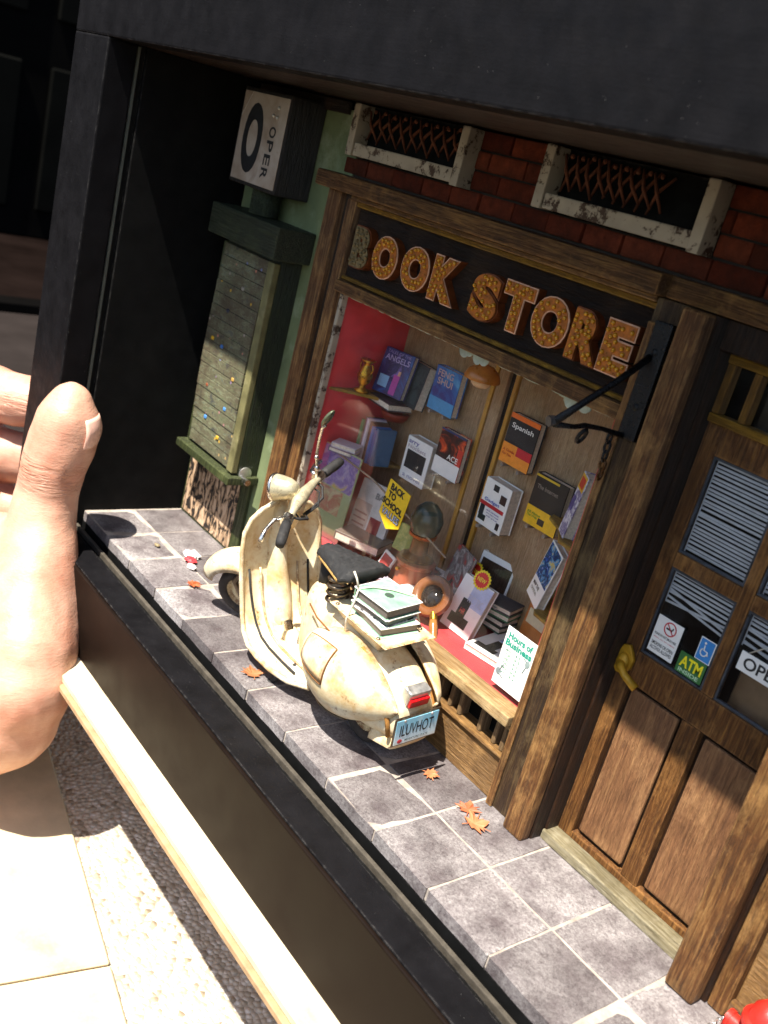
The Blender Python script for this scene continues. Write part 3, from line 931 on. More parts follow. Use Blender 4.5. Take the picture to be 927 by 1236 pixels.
# ------------------------------------------------------------------ window display: the room behind the glass
dp = empty('display_bay', st)
YB = 3.42
box('bay_floor', M['red_floor'], dp, -5.62, .05, 2.02, YB + .1, 1.10, 1.235, .004)
box('bay_side', M['red_paint'], dp, -5.75, -5.60, 2.06, YB + .2, 1.236, 5.6, .004)
box('bay_side', M['panel_brown'], dp, -.02, .05, 2.14, YB + .2, 1.236, 5.6, .004)
box('bay_side', M['red_paint'], dp, -.17, -.105, 2.04, 2.135, 1.236, 5.07, .006)
box('back_board', M['panel_brown'], dp, -5.6, -3.46, YB, YB + .1, 1.236, 5.6, .004)
box('back_board', M['panel_brown'], dp, -2.94, -.02, YB, YB + .1, 1.236, 5.6, .004)
box('back_board', M['frame_brown'], dp, -3.455, -2.945, YB + .05, YB + .12, 1.236, 5.6, .004)
box('back_stile', M['panel_brown'], dp, -3.37, -3.16, YB - .03, YB + .045, 1.236, 5.6, .01)
box('back_stile', col('#b5842c'), dp, -3.46, -3.38, YB - .05, YB + .045, 1.236, 5.6, .01)
box('back_stile', col('#b5842c'), dp, -3.02, -2.945, YB - .05, YB + .045, 1.236, 5.6, .01)
box('bay_ceiling', M['white_paper'], dp, -5.62, .05, 2.07, YB + .2, 5.62, 5.7, .004)
M['shelf_yellow'] = wood('shelf_yellow', '#6d4d16', '#b08426', '#d6ae4a', 'x', .5, .5, .3)
M['strip_yellow'] = wood('strip_yellow', '#7a561a', '#b5862a', '#d6ab48', 'z', .5, .3, .25)
def corner_shelf(z, pts, mat=M['shelf_yellow']):
    return MB().prism(pts, z - .05, z).build('corner_shelf', mat, dp, .01)
corner_shelf(3.60, [(-5.598, 2.12), (-5.33, 2.55), (-5.0, 3.0), (-4.92, YB - .003), (-5.598, YB - .003)])
corner_shelf(2.53, [(-5.598, 2.45), (-5.35, 2.75), (-5.0, 3.05), (-4.92, YB - .003), (-5.598, YB - .003)])
SHP = [(-1.58, YB - .003), (-1.42, 3.06), (-1.05, 2.86), (-.75, 2.52), (-.022, 2.4), (-.022, YB - .003)]
corner_shelf(3.24, SHP)
corner_shelf(2.20, SHP)
# curtain rod leaning across the display
MB().tube([(-5.4, 2.35, 2.62), (-4.4, 2.45, 2.52), (-3.1, 2.55, 2.2), (-2.6, 2.6, 2.06)], .016, 8).build('plastic_rod', plain('clear_rod', hexc('#9a8770'), .15, 0, .2, 8, .1), dp, 0, 1, True)

# ------------------------------------------------------------------ books
def book(label, c, w, h, t, cover, rot=(0, 0, 0), texts=(), patches=(), group=None, name='book', spine=None, pegs=False, pages=None):
    """c: centre of the foot of the front cover; the front looks to -y before rot"""
    o = thing(name, label, 'book', c, rot, group)
    mb = MB()
    cv = min(.018, t * .2)
    mb.box(-w / 2, w / 2, 0, cv, 0, h).box(-w / 2, w / 2, t - cv, t, 0, h).box(-w / 2, -w / 2 + cv, cv + .0005, t - cv - .0005, 0, h)
    mb.build('cover', cover, o, .004)
    MB().box(-w / 2 + cv + .001, w / 2 - .014, cv + .0008, t - cv - .0008, .012, h - .012).build('pages', pages or M['pages'], o)
    k = 0
    for (x0, x1, z0, z1, mat) in patches:
        k += 1
        MB().box(-w / 2 + x0 * w, -w / 2 + x1 * w, -.0022 * k - .001, .001, z0 * h, z1 * h).build('cover_print', mat, o)
    for (s, u, v, tw, th, mat) in texts:
        MB().text(s, (-w / 2 + u * w, -.0022 * (k + 1) - .002, v * h), XR, ZU, tw * w, th * h, .015).build('title', mat, o)
    if pegs:
        for u in (.22, .78):
            MB().tube([(-w / 2 + u * w, t + .04, -.03), (-w / 2 + u * w, -.05, -.03)], .028, 10).build('peg', M['clear_peg'], o, 0, 1, 50)
    return o
M['clear_peg'] = plain('clear_peg', hexc('#8f8376'), .12, 0, .2, 10, .1)
W, K = M['white_paper'], M['ink']
YBK = 3.20   # front covers of the books hung on the back boards
GB = 'books hung on the back boards'
book('blue and violet book lettered FENG SHUI on the back board', (-4.19, YBK, 3.72), .58, .68, .14,
     picture('cover_sea', ['#5fa3d0', '#3a6cb0', '#3c3c7e', '#4a3a72'], 2.2, .5), (0, 0, 0),
     (('FENG', .42, .86, .62, .15, col('#c3a8a0')), ('SHUI', .46, .68, .60, .15, col('#c3a8a0'))), ((0, 1, .0, .30, col('#4f93c6')),), GB, pegs=True)
book('white book with a black square picture between pale letters', (-4.33, YBK - .06, 2.50), .58, .70, .22, W, (0, 0, R(2)),
     (('arry', .28, .87, .42, .10, col('#6a5f9c')), ('Nockett', .45, .78, .74, .09, col('#b3a7ac')), ('a novel', .5, .12, .72, .10, col('#a9a2b8'))),
     ((.10, .86, .28, .70, K),), GB)
book('dark red and orange book with a white lower half lettered AGE', (-3.72, YBK, 2.86), .58, .70, .11,
     picture('cover_fire', ['#1d0d0b', '#2a1210', '#4a1a10', '#d2491a', '#f0a34a'], 3.2, 1.5), (0, 0, 0),
     (('ACE', .68, .46, .42, .12, W),), ((0, 1, 0, .36, W), (.8, 1, .36, .72, col('#c9331c')), (0, 1, .96, 1.0, col('#2c3a66'))), GB, pegs=True)
book('black and orange book lettered Spanish', (-2.44, YBK, 3.54), .58, .72, .13, col('#1d1a1c'), (0, 0, 0),
     (('Spanish', .50, .76, .74, .13, W), ('A Guide', .25, .26, .40, .05, col('#b3261c')), ('For You', .22, .18, .3, .05, col('#b3261c'))),
     ((0, 1, .9, 1, col('#e8701f')), (0, 1, 0, .40, col('#f0922a')), (.5, 1, .22, .40, col('#c4202a'))), GB, pegs=True)
book('white book with red and blue bands and small black gadgets', (-2.52, YBK - .05, 2.55), .56, .70, .22, W, (0, 0, R(-3)),
     (('Gadget', .45, .56, .6, .09, col('#3c62b4')), ('and reviews', .58, .37, .5, .04, col('#5a4a92')), ('new every week', .6, .31, .5, .04, col('#5a4a92')), ('with prices', .6, .25, .44, .04, col('#5a4a92'))),
     ((.0, .92, .42, .50, col('#b8252c')), (.35, .55, .80, .93, K), (.68, .9, .62, .80, col('#3a2421')), (.06, .22, .20, .42, col('#22272c')), (.08, .34, .10, .22, col('#1e2a24')), (.80, .9, .08, .22, K)), GB, pegs=True)
book('dark brown and yellow book lettered The Internet', (-1.66, YBK, 2.93), .60, .74, .14, col('#2a211b'), (0, 0, 0),
     (('The Internet', .45, .76, .66, .08, col('#8d8276')), ('All About', .26, .24, .42, .05, col('#4a8a2c')), ('The Web', .22, .18, .34, .05, col('#4a8a2c'))),
     ((0, .72, .93, .97, col('#c9a81e')), (0, 1, 0, .36, col('#eab81f')), (.42, .62, .08, .2, col('#3a2c22'))), GB, pegs=True)
# right corner: magazines stood on the corner shelves
book('striped magazine with a red and yellow disc leaning on the upper corner shelf', (-.86, 2.66, 3.26), .26, .86, .15,
     picture('cover_lines', ['#d8d4da', '#6a5a8a', '#e0dce0', '#8a8496'], 9, .2), (R(-4), R(6), R(-34)), (),
     ((.05, .9, .74, .98, col('#e0b02c')), (.15, .8, .78, .94, col('#c8402a')), (.1, .5, .40, .62, col('#5a4e86'))))
book('book with a blue and white mosaic picture on the lower corner shelf', (-1.02, 2.72, 2.21), .46, .84, .12,
     W, (R(-6), R(8), R(-28)), (('MAP THE', .4, .26, .5, .06, K), ('CRYSTAL', .4, .16, .5, .05, col('#6a6a60'))),
     ((.04, .96, .36, .97, picture('mosaic', ['#e8e6c8', '#2c5cb0', '#12203a', '#4a90c8', '#c8b45a', '#1c3c8a'], 8, .6)),))
# upper left shelf
book('purple fantasy book lettered ANGELS on the upper corner shelf', (-5.15, 2.90, 3.66), .60, .72, .12,
     picture('cover_night', ['#3b6fb8', '#30407e', '#3a2a66', '#2a1c46', '#8a6ac0'], 3, 1), (R(-10), R(0), R(12)),
     (('ANGELS', .5, .80, .84, .13, col('#a89ac8')), ('TALES OF THE', .5, .93, .8, .07, col('#8a7cb0'))),
     ((.1, .42, .14, .4, col('#8fb8e0')), (.55, .75, .04, .48, col('#b8409a')), (.66, .74, .48, .58, col('#d09a78'))))
book('thick dark grey book leaning behind the purple one', (-4.86, 3.10, 3.60), .52, .70, .18, col('#2f3538'), (R(-8), 0, R(-8)),
     (), ((.08, .92, .1, .9, picture('cover_grey', ['#1c2022', '#3a4648', '#20282a'], 3)),))
book('thick book lying flat under the purple one', (-5.13, 2.78, 3.605), .62, .46, .12, col('#4a3a3c'), (R(-90), 0, R(-6)), ())
# lower left shelf: upright row
spin = ('#8a6040', '#3c7a48', '#5c4438', '#9a86b0', '#cfc6cc', '#5c4232', '#8c5a42', '#3a68a8', '#32508a', '#4a6a8c')
sl = ('brown book with a green label first in the upright row', 'green spined book second in the upright row', 'black brown book third in the upright row',
      'mauve book fourth in the upright row', 'pale grey book in the middle of the upright row', 'dark brown book right of the pale grey one in the row',
      'reddish brown book beside the blue ones in the row', 'bright blue book in the upright row', 'navy book between two blue books in the row', 'slate blue book at the end of the upright row')
x, y = -5.50, 3.02
for i, (c_, lb_) in enumerate(zip(spin, sl)):
    tk = random.uniform(.05, .066)
    hh = random.uniform(.58, .68)
    x += tk * 1.04
    y -= tk * .15
    book(lb_, (x, y - (.03 if i % 3 == 1 else 0), 2.533), .34, hh, tk, col(c_), (0, 0, R(82)), (), ((.12, .85, .2, .85, col('#2f7a3c')),) if i == 0 else (), 'upright row on the lower corner shelf')
for i, (c_, lb_) in enumerate((('#7a6a80', 'mauve book at the bottom of the flat pile on the lower corner shelf'), ('#c4bcc4', 'pale book on top of the flat pile on the lower corner shelf'))):
    book(lb_, (-5.36, 2.62 + .01 * i, 2.535 + .082 * (i + 1)), .42, .34, .08, col(c_), (R(90), 0, R(28 + 6 * i)), ())
# reddish bowl on a rod under the upper shelf, gold vase on it
o = MB().lathe([(.02, 0), (.16, .01), (.22, .08), (.24, .15), (.20, .16), (.17, .08)], (0, 0, 0), 20).build('bowl', plain('terracotta', hexc('#9c3a24'), .5, 0, .3, 6, .2), None, 0, 1, True, (-5.03, 3.18, 3.27))
tag(o, 'terracotta red bowl above the upright row of books', 'bowl')
o.location = (-5.2, 3.24, 3.22)
va = thing('gold_vase', 'gold two handled trophy vase on the upper corner shelf', 'vase', (-5.42, 2.62, 3.602))
MB().lathe([(.12, 0), (.13, .03), (.06, .07), (.05, .11), (.10, .17), (.125, .27), (.09, .37), (.055, .43), (.06, .47), (.13, .52), (.11, .525), (.04, .47)], (0, 0, 0), 20).build('vase_body', M['brass'], va, 0, 1, True)
for s_ in (-1, 1):
    MB().tube([(s_ * .05, 0, .44), (s_ * .14, 0, .47), (s_ * .17, 0, .40), (s_ * .12, 0, .30)], .014, 6).build('handle', M['brass'], va, 0, 1, True)
# bottom of the display, left to right
mg = thing('poster_card', 'tall lilac yellow and green picture card in a clear sleeve', 'card', (-5.25, 2.30, 1.238), (R(-4), 0, R(10)))
MB().box(-.47, .47, 0, .03, 0, 1.45).build('card', col('#b8c890'), mg, .006)
MB().box(-.45, .45, -.004, .002, .82, 1.43).build('card_picture', picture('lilac', ['#e8c84a', '#b89ad0', '#8a6ac0', '#c8b4dc', '#e0a04a'], 3.2, 1), mg)
MB().box(-.40, .30, -.004, .002, .40, .80).build('card_picture', picture('peach', ['#e8b48a', '#e0d0a0', '#d07a5a', '#c8d098'], 3.5, 1), mg)
MB().box(-.49, .49, -.03, -.024, -.0, 1.47).build('clear_sleeve', M['film'], mg)
book('white magazine with a dark red handbag on its cover', (-4.62, 2.74, 1.40), .74, .92, .06, col('#cfc8c4'), (R(-9), 0, R(14)),
     (('BAGS', .70, .80, .46, .11, col('#8a8886')),), ((.50, .80, .05, .42, col('#8c1a22')), (.0, .45, .05, .62, col('#b8a49a')), (.06, .4, .1, .13, col('#7a4a4a')), (.06, .4, .2, .23, col('#7a4a4a')), (.06, .4, .3, .33, col('#7a4a4a')), (.06, .4, .4, .43, col('#7a4a4a'))))
o = book('thick cream book lying flat before the handbag magazine', (-4.45, 2.38, 1.40), .80, .52, .15, col('#6a5c52'), (R(-90), 0, R(-24)), ())
o.location = (-4.45, 2.34, 1.238); o.rotation_euler = (R(90), 0, R(24)); o.location = (-4.55, 2.85, 1.392)
# wooden stand with the lantern
sd_ = thing('lantern_stand', 'round topped terracotta brown stand under the lantern', 'stand', (-3.18, 2.62, 1.238))
MB().lathe([(.30, 0), (.31, .04), (.27, .10), (.26, .42), (.30, .46), (.30, .50), (.02, .51)], (0, 0, 0), 24).build('stand_body', plain('clay', hexc('#a4573c'), .45, 0, .25, 4, .2), sd_, 0, 1, 40)
MB().ball((-.05, -.29, .36), .035, 8, 6).build('knob', M['brass'], sd_, 0, 1, True)
ln_ = thing('lantern', 'brass lantern with a dark green domed cap', 'lantern', (-3.22, 2.64, 1.75))
MB().lathe([(.25, 0), (.26, .03), (.18, .07), (.14, .10), (.13, .32), (.02, .33)], (0, 0, 0), 22).build('lantern_base', plain('bronze', hexc('#8a6238'), .35, .5, .3, 8, .2), ln_, 0, 1, 40)
MB().lathe([(.145, 0), (.21, .04), (.215, .08), (.15, .10), (.14, .06)], (0, 0, .33), 22, None, True).build('lantern_ring', M['copper'], ln_, 0, 1, 40)
MB().lathe([(.20, 0), (.24, .10), (.25, .22), (.20, .36), (.10, .46), (.02, .49)], (0, 0, .42), 22).build('lantern_cap', plain('bottle_green', (.05, .075, .06), .2, 0, .3, 6, .1), ln_, 0, 1, 50)
book('yellow green paperback beside the lantern base', (-3.66, 2.72, 1.75 - .12), .40, .42, .05, picture('cover_moss', ['#c8b43a', '#8a9a4a', '#d8cc7a'], 4), (R(-14), 0, R(10)), ())
book('grey book with a red portrait behind the lantern', (-2.72, 2.95, 1.50), .55, .62, .07, picture('cover_red_grey', ['#8a8484', '#b83a30', '#6a6666', '#c0bab8', '#4a3a3a'], 3.5, 1), (R(-12), 0, R(-18)), ())
book('book with a dark blue starry cover lying under the handled glass', (-2.90, 2.62, 1.245 + .10), .62, .56, .10, picture('cover_flag', ['#1c2040', '#e0dce0', '#1c2040', '#8c2430', '#20243c'], 5, .3), (R(-62), 0, R(14)), ())
book('pale book lying on the red floor under the magnifying glass', (-2.74, 2.62, 1.345), .58, .50, .10, W, (R(90), 0, R(4)), ())
# magnifying glass
mgf = thing('magnifying_glass', 'wooden magnifying glass resting on the pale book', 'magnifier', (-2.30, 2.24, 1.63), (R(58), 0, R(14)))
MB().lathe([(.20, -.05), (.29, -.05), (.31, 0), (.29, .06), (.22, .075), (.17, .04), (.16, -.02)], (0, 0, 0), 28, None, True).build('rim', plain('turned_wood', hexc('#7d4a22'), .3, 0, .3, 5, .1), mgf, 0, 1, 50)
MB().lathe([(.01, 0), (.17, 0), (.17, .012), (.01, .03)], (0, 0, -.005), 28).build('lens', plain('lens', (.02, .017, .016), .08, 0, .4, 7, .05), mgf, 0, 1, True)
MB().tube([(.16, -.20, .02), (.22, -.28, .02)], .055, 12).build('ferrule', M['brass'], mgf, 0, 1, 50)
MB().tube([(.21, -.27, .02), (.26, -.35, .02), (.36, -.50, .02), (.46, -.66, .02), (.48, -.69, .02)], [.05, .062, .055, .075, .05], 12).build('handle', plain('turned_wood_b', hexc('#a8703a'), .3, 0, .3, 5, .1), mgf, 0, 1, True)
# white books with black bands and starburst stickers
def burst(parent, c, r):
    n = 18
    pts = []
    for i in range(n * 2):
        q = r * (1 if i % 2 else .86)
        pts.append((c[0] + q * math.cos(math.pi * i / n), c[1] + q * math.sin(math.pi * i / n)))
    xf = Matrix(((1, 0, 0, 0), (0, 0, 1, -.02), (0, 1, 0, 0), (0, 0, 0, 1)))
    MB().prism(pts, 0, .010, xf).build('starburst', col('#e8d21e'), parent)
    pts = [((p[0] - c[0]) * .78 + c[0], (p[1] - c[1]) * .78 + c[1]) for p in pts]
    MB().prism(pts, -.004, .0, xf).build('starburst', col('#d02818'), parent)
    MB().text('NEW', (c[0], -.026, c[1]), XR, ZU, r * 1.0, r * .42, .02).build('sticker_word', col('#f0dc3a'), parent)
wb = book('white book with black bands and a starburst sticker standing on the red floor', (-1.94, 2.46, 1.25), .54, .80, .14, W, (R(-16), R(4), R(8)),
     (('TIC TIC', .66, .66, .5, .14, col('#b8bccc')), ('HR', .46, .40, .16, .10, col('#c23a3a'))), ((.42, 1, .52, .98, col('#b4bfdc')), (.16, .76, .12, .30, K), (.30, .58, .20, .62, K)), None)
burst(wb, (.02, .84), .15)
sb2 = book('book lettered with a starburst sticker leaning behind the magnifying glass', (-2.46, 2.84, 1.40), .56, .52, .10, col('#2a2426'), (R(-30), 0, R(0)), (), ((.1, .5, .2, .7, col('#8c2430')), (.55, .9, .3, .6, col('#c8c0c0'))))
burst(sb2, (.0, .56), .15)
book('white and blue book with black bands lying flat by the hours card', (-1.22, 3.16, 1.345), .66, .98, .10, W, (R(90), 0, R(12)), (), ())
fb = [o_ for o_ in bpy.data.objects if o_.get('label', '').startswith('white and blue book')][0]
fb.location = (-1.38, 3.28, 1.345)
# the flat book shows its front cover upward
fb.rotation_euler = (R(-90), 0, R(10)); fb.location = (-1.20, 2.36, 1.34)
for (x0, x1, z0, z1, m_) in ((.10, .62, .10, .22, K), (.30, .52, .22, .52, K), (.30, 1, .55, .98, col('#a9b6d8'))):
    MB().box(-.33 + x0 * .66, -.33 + x1 * .66, -.006, .001, z0 * .98, z1 * .98).build('cover_print', m_, fb)
book('brown ribbed book in a pale border standing at the back', (-2.28, 3.26, 1.245), .62, .92, .10, W, (R(-8), 0, R(10)), (), ((.06, .94, .06, .90, wood('ribbed', '#2a1c14', '#4a3424', '#6a5038', 'z', .6, 0, .2, 2.0)),))
for i, (c_, lb_) in enumerate((('#2a4a38', 'green black book lowest in the small pile at the back'), ('#3a3a3e', 'dark grey book in the middle of the small pile'), ('#3c7a54', 'green book with white edges near the top of the small pile'), ('#4a4a50', 'grey book topmost of the small pile at the back'))):
    book(lb_, (-1.86, 3.34, 1.245 + .10 * (i + 1)), .50, .40, .095, col(c_), (R(90), 0, R(8 + rj(8))), (), group='small pile at the back of the display')
tw = MB().box(-.3, .3, -.22, .22, 0, .16).build('box', col('#b09a7a'), None, .02, 2, False, (-.62, 3.05, 1.245))
tag(tw, 'small dusty tan box behind the hours card', 'box')
# more loose stock heaped along the bottom
book('mauve paperback lying flat in front of the stand', (-3.55, 2.42, 1.30), .52, .40, .06, col('#a59aa8'), (R(90), 0, R(-20)), ())
book('white leaflet leaning on the stand', (-3.62, 2.30, 1.245), .34, .44, .03, W, (R(-22), 0, R(-12)), (), ((.1, .9, .5, .9, col('#b04a44')), (.1, .9, .1, .4, col('#8a9ab0'))))
book('orange paperback standing behind the small pile', (-1.30, 3.30, 1.245), .46, .62, .06, col('#c87a3a'), (R(-5), 0, R(-6)), (), ((.1, .9, .55, .9, col('#e8d8b0')),))
book('grey booklet lying on the small pile', (-1.84, 3.30, 1.66), .40, .34, .03, col('#b5b2ae'), (R(90), 0, R(-14)), ())
book('tan paperback between the back wall and the grey book', (-2.86, 3.30, 1.245), .44, .66, .07, col('#b89468'), (R(-4), 0, R(4)), (), ((.1, .9, .1, .5, col('#7a4a32')),))
# dome lamp hanging inside
lm = thing('dome_lamp', 'amber domed lamp hung at the top of the display', 'lamp', (-2.92, 2.62, 4.62))
MB().lathe([(.25, 0), (.26, .02), (.22, .12), (.12, .20), (.03, .23), (.02, .24)], (0, 0, 0), 24).build('lamp_shade', plain('amber_glass', hexc('#b8702a'), .3, 0, .3, 5, .1), lm, 0, 1, 50)
MB().ball((0, 0, -.02), (.15, .15, .10), 16, 8).build('lamp_globe', plain('globe', hexc('#d8b48a'), .3, 0, .15, 5, .1), lm, 0, 1, True)
MB().tube([(0, 0, .22), (0, 0, 1.0)], .012, 6).build('cord', K, lm)

# ------------------------------------------------------------------ cards on the glass
hc = thing('hours_card', 'white Hours of Business card in the corner of the shop window', 'card', (-.37, 1.975, 1.33))
MB().box(-.265, .265, 0, .008, 0, .80).build('card', W, hc, .002)
T1 = col('#14907a')
MB().text('Hours of', (.0, -.003, .70), XR, ZU, .42, .09, .04).text('Business', (.0, -.003, .60), XR, ZU, .46, .09, .04).build('heading', T1, hc)
for j in range(6):
    for (xx_, s) in ((-.17, ('MON', 'TUE', 'WED', 'THU', 'FRI', 'SAT')[j]), (.0, ('9-5', '9-5', '9-5', '9-5', '9-6', '9-2')[j])):
        MB().text(s, (xx_ + .03, -.003, .50 - .06 * j), XR, ZU, .09, .03, .01).build('hours_line', col('#3a8a6a'), hc)
MB().ball((.20, -.003, .50), (.04, .003, .05), 8, 6).tube([(.19, -.003, .46), (.16, -.003, .36)], .008, 6).tube([(.19, -.003, .53), (.12, -.003, .55)], .008, 6).build('flower_print', col('#8a9a98'), hc)
MB().ball((-.20, -.003, .18), (.045, .003, .05), 8, 6).tube([(-.19, -.003, .2), (-.15, -.003, .30)], .008, 6).tube([(-.18, -.003, .16), (-.10, -.003, .13)], .008, 6).build('flower_print', col('#7a8688'), hc)
bs = thing('school_pennant', 'yellow Back to School Values pennant stuck to the window', 'pennant', (-3.27, 1.972, 2.57), (0, R(7), 0))
xf = Matrix(((1, 0, 0, 0), (0, 0, 1, 0), (0, 1, 0, 0), (0, 0, 0, 1)))
Yl = col('#e6bd22')
MB().prism([(-.25, .33), (.25, .33), (.25, -.22), (.0, -.36), (-.25, -.22)], 0, .012, xf).build('pennant', Yl, bs)
for s, z_, w_, m_ in (('BACK', .25, .30, K), ('TO', .13, .17, K), ('SCHOOL', .0, .44, K), ('VALUES', -.14, .40, W)):
    if s == 'VALUES':
        MB().text(s, (0, -.003, z_), XR, ZU, w_ + .03, .12, .05).build('words', K, bs)
        MB().text(s, (0, -.006, z_), XR, ZU, w_, .10, .0).build('words', col('#b9c4e8'), bs)
    else:
        MB().text(s, (-.02 if s != 'TO' else -.1, -.004, z_), XR, ZU, w_ * 1.08, .105, .05).build('words', K, bs)
# door notices
ns = thing('smoking_notice', 'white no smoking notice on the lower door pane', 'notice', (1.30, 2.208, 2.80))
MB().box(-.17, .17, 0, .006, 0, .44).build('paper', W, ns)
RD = col('#c23038')
MB().tube([(.02 + .075 * math.cos(a * .35), -.004, .34 + .075 * math.sin(a * .35)) for a in range(18)], .007, 6, None, True).tube([(.07, -.004, .29), (-.03, -.004, .39)], .006, 6).build('no_sign', RD, ns)
MB().box(-.03, .05, -.004, -.002, .325, .345).box(.045, .06, -.004, -.002, .345, .37).build('cigarette', K, ns)
for s, z_, h_, m_ in (('PLEASE DO NOT SMOKE HERE', .225, .028, K), ('thank you for helping', .18, .018, RD), ('SMOKING OR OPEN', .115, .042, K), ('ALCOHOL ALLOWED', .06, .042, K)):
    MB().text(s, (0, -.003, z_), XR, ZU, .29, h_, .01).build('words', m_, ns)
am = thing('atm_sticker', 'green and yellow ATM sticker at the foot of the door pane', 'sticker', (1.70, 2.208, 2.77))
MB().box(-.17, .17, 0, .006, 0, .24).build('sticker', col('#2f6a34'), am)
MB().text('ATM', (0, -.003, .145), XR, ZU, .28, .13, .03).build('words', col('#f0e020'), am)
MB().text('INSIDE', (0, -.003, .04), XR, ZU, .26, .045, .02).build('words', col('#bfe0b8'), am)
wc = thing('wheelchair_sticker', 'blue wheelchair access sticker above the ATM sticker', 'sticker', (1.79, 2.204, 3.02))
MB().box(-.095, .095, 0, .006, 0, .26).build('sticker', W, wc)
MB().box(-.085, .085, -.003, .0, .01, .25).build('sticker_field', col('#2f7fc4'), wc)
cw = MB().tube([(-.01 + .04 * math.cos(a), -.006, .105 + .04 * math.sin(a)) for a in [R(120 + 20 * i) for i in range(13)]], .007, 6)
cw.tube([(-.02, -.006, .185), (-.015, -.006, .13), (.03, -.006, .125), (.045, -.006, .085)], .008, 6).ball((-.022, -.006, .21), (.015, .004, .015), 8, 6)
cw.build('wheelchair_mark', W, wc, 0, 1, True)
os_ = thing('open_sign', 'white OPEN card hung on a cord behind the door pane', 'sign', (2.46, 2.205, 3.17))
MB().box(-.30, .30, 0, .012, 0, .21).build('card', W, os_, .003)
MB().text('OPEN', (0, -.003, .11), XR, ZU, .48, .13, .02).build('words', K, os_)
MB().tube([(-.22, .0, .22), (-.1, .02, .34), (.0, .03, .42), (.1, .02, .34), (.22, 0, .22)], .008, 6).build('cord', M['silver'], os_, 0, 1, True)

# ------------------------------------------------------------------ light box sign and cabinet in the corner
lx = thing('light_box_sign', 'square light box sign with a large black O lettered OPER', 'sign', (-7.78, 1.62, 6.12), (0, 0, R(0)))
MB().box(-.74, .74, -.27, .346, 0, 1.46).build('sign_case', wood('case_brown', '#0d0806', '#190f09', '#2a1a0f', 'z', .5, .4, .5), lx, .025, 2)
MB().box(-.68, .68, -.285, -.272, .06, 1.40).build('sign_face', picture('aged_card', ['#85715c', '#a39282', '#b2a598', '#927f70'], 1.4, .4), lx, .004)
MB().text('O', (-.22, -.290, .72), XR, ZU, .58, 1.06, .05).build('words', K, lx)
for i, ch in enumerate('OPER'):
    MB().text(ch, (.36 - .012 * i, -.290, .88 - .205 * i), (0, 0, -1), (1, 0, 0), .165, .19, .02).build('words', K, lx)
for (u, w_) in ((.42, 1.24), (.30, 1.12), (.42, 1.10)):
    MB().ball((u, -.29, w_), .028, 10, 6).build('rivet', M['silver'], lx, 0, 1, True)
MB().tube([(-.66, -.293, 1.02), (-.42, -.293, 1.395)], .006, 6).build('scratch_wire', M['silver'], lx)
MB().tube([(.0, .05, -.38), (.0, .05, .0)], .24, 14).build('sign_neck', M['hood_green'], lx, 0, 1, 40)

cb = thing('poster_cabinet', 'tall green weathered cabinet covered in torn posters', 'cabinet', (-7.7, 1.8, 0))
def cbx(name, mat, x0, x1, y0, y1, z0, z1, bev=.02):
    return MB().box(x0 + 7.7, x1 + 7.7, y0 - 1.8, y1 - 1.8, z0, z1).build(name, mat, cb, bev, 2)
cbx('body', M['cab_side'], -8.55, -6.80, 1.58, 1.966, 1.50, 5.22)
cbx('hood', M['hood_green'], -8.78, -6.60, 1.28, 1.966, 5.224, 5.72, .03)
cbx('side_strip', plain('pale_strip', hexc('#6f6a45'), .7, 0, .35, 4, .4, .4, hexc('#a59a78')), -7.0, -6.81, 1.46, 1.577, 1.62, 5.15)
cbx('side_strip', M['cab_green'], -8.55, -8.47, 1.50, 1.577, 1.62, 5.15)
M['flyer'] = None
fm = NT('torn_flyers')
fv = fm.vec()
fn = fm.noise(fm.vec((1.3, 1, 5.0)), 2.6, 9, .75, .8)
fc = fm.ramp(fn, [(.26, hexc('#22251d')), (.36, hexc('#414634')), (.44, hexc('#6c7052')), (.50, hexc('#544a3a')), (.56, hexc('#7f8464')), (.63, hexc('#48524f')), (.74, hexc('#a3a48c'))])
f2 = fm.ramp(fm.noise(fv, 5, 6, .7), [(.58, 0.0), (.64, 1.0)])
fc = fm.mix(fm.mul(f2, .7), fc, hexc('#2c3038'))
fg = fm.ramp(fm.noise(fm.vec((1, 1, .7), False), .8, 6, .7), [(.42, 0.0), (.6, 1.0)])
fc = fm.mix(fm.mul(fg, .7), fc, hexc('#3d2c1e'))
f3 = fm.ramp(fm.voro(fv, 4.5), [(.10, 1.0), (.13, 0.0)])
f4 = fm.ramp(fm.rnd, [(0, hexc('#d8a81e')), (.5, hexc('#4a78b8')), (1, hexc('#d07a4a'))])
fc = fm.mix(fm.mul(f3, .7), fc, f4)
M['flyer'] = fm.done(fc, .75, fm.bump(fm.noise(fv, 9, 6, .7), .5, .03))
n = 17
for i in range(n):
    z0 = 1.64 + (5.14 - 1.64) * i / n
    z1 = 1.64 + (5.14 - 1.64) * (i + 1) / n - .003
    bow = .07 * math.sin(math.pi * (i + .5) / n)
    mb = MB().box(-8.465 + 7.7, -7.005 + 7.7, 1.50 - 1.8 - bow + rj(.006), 1.577 - 1.8, z0, z1)
    mb.build('slat', M['flyer'], cb, .012, 2)
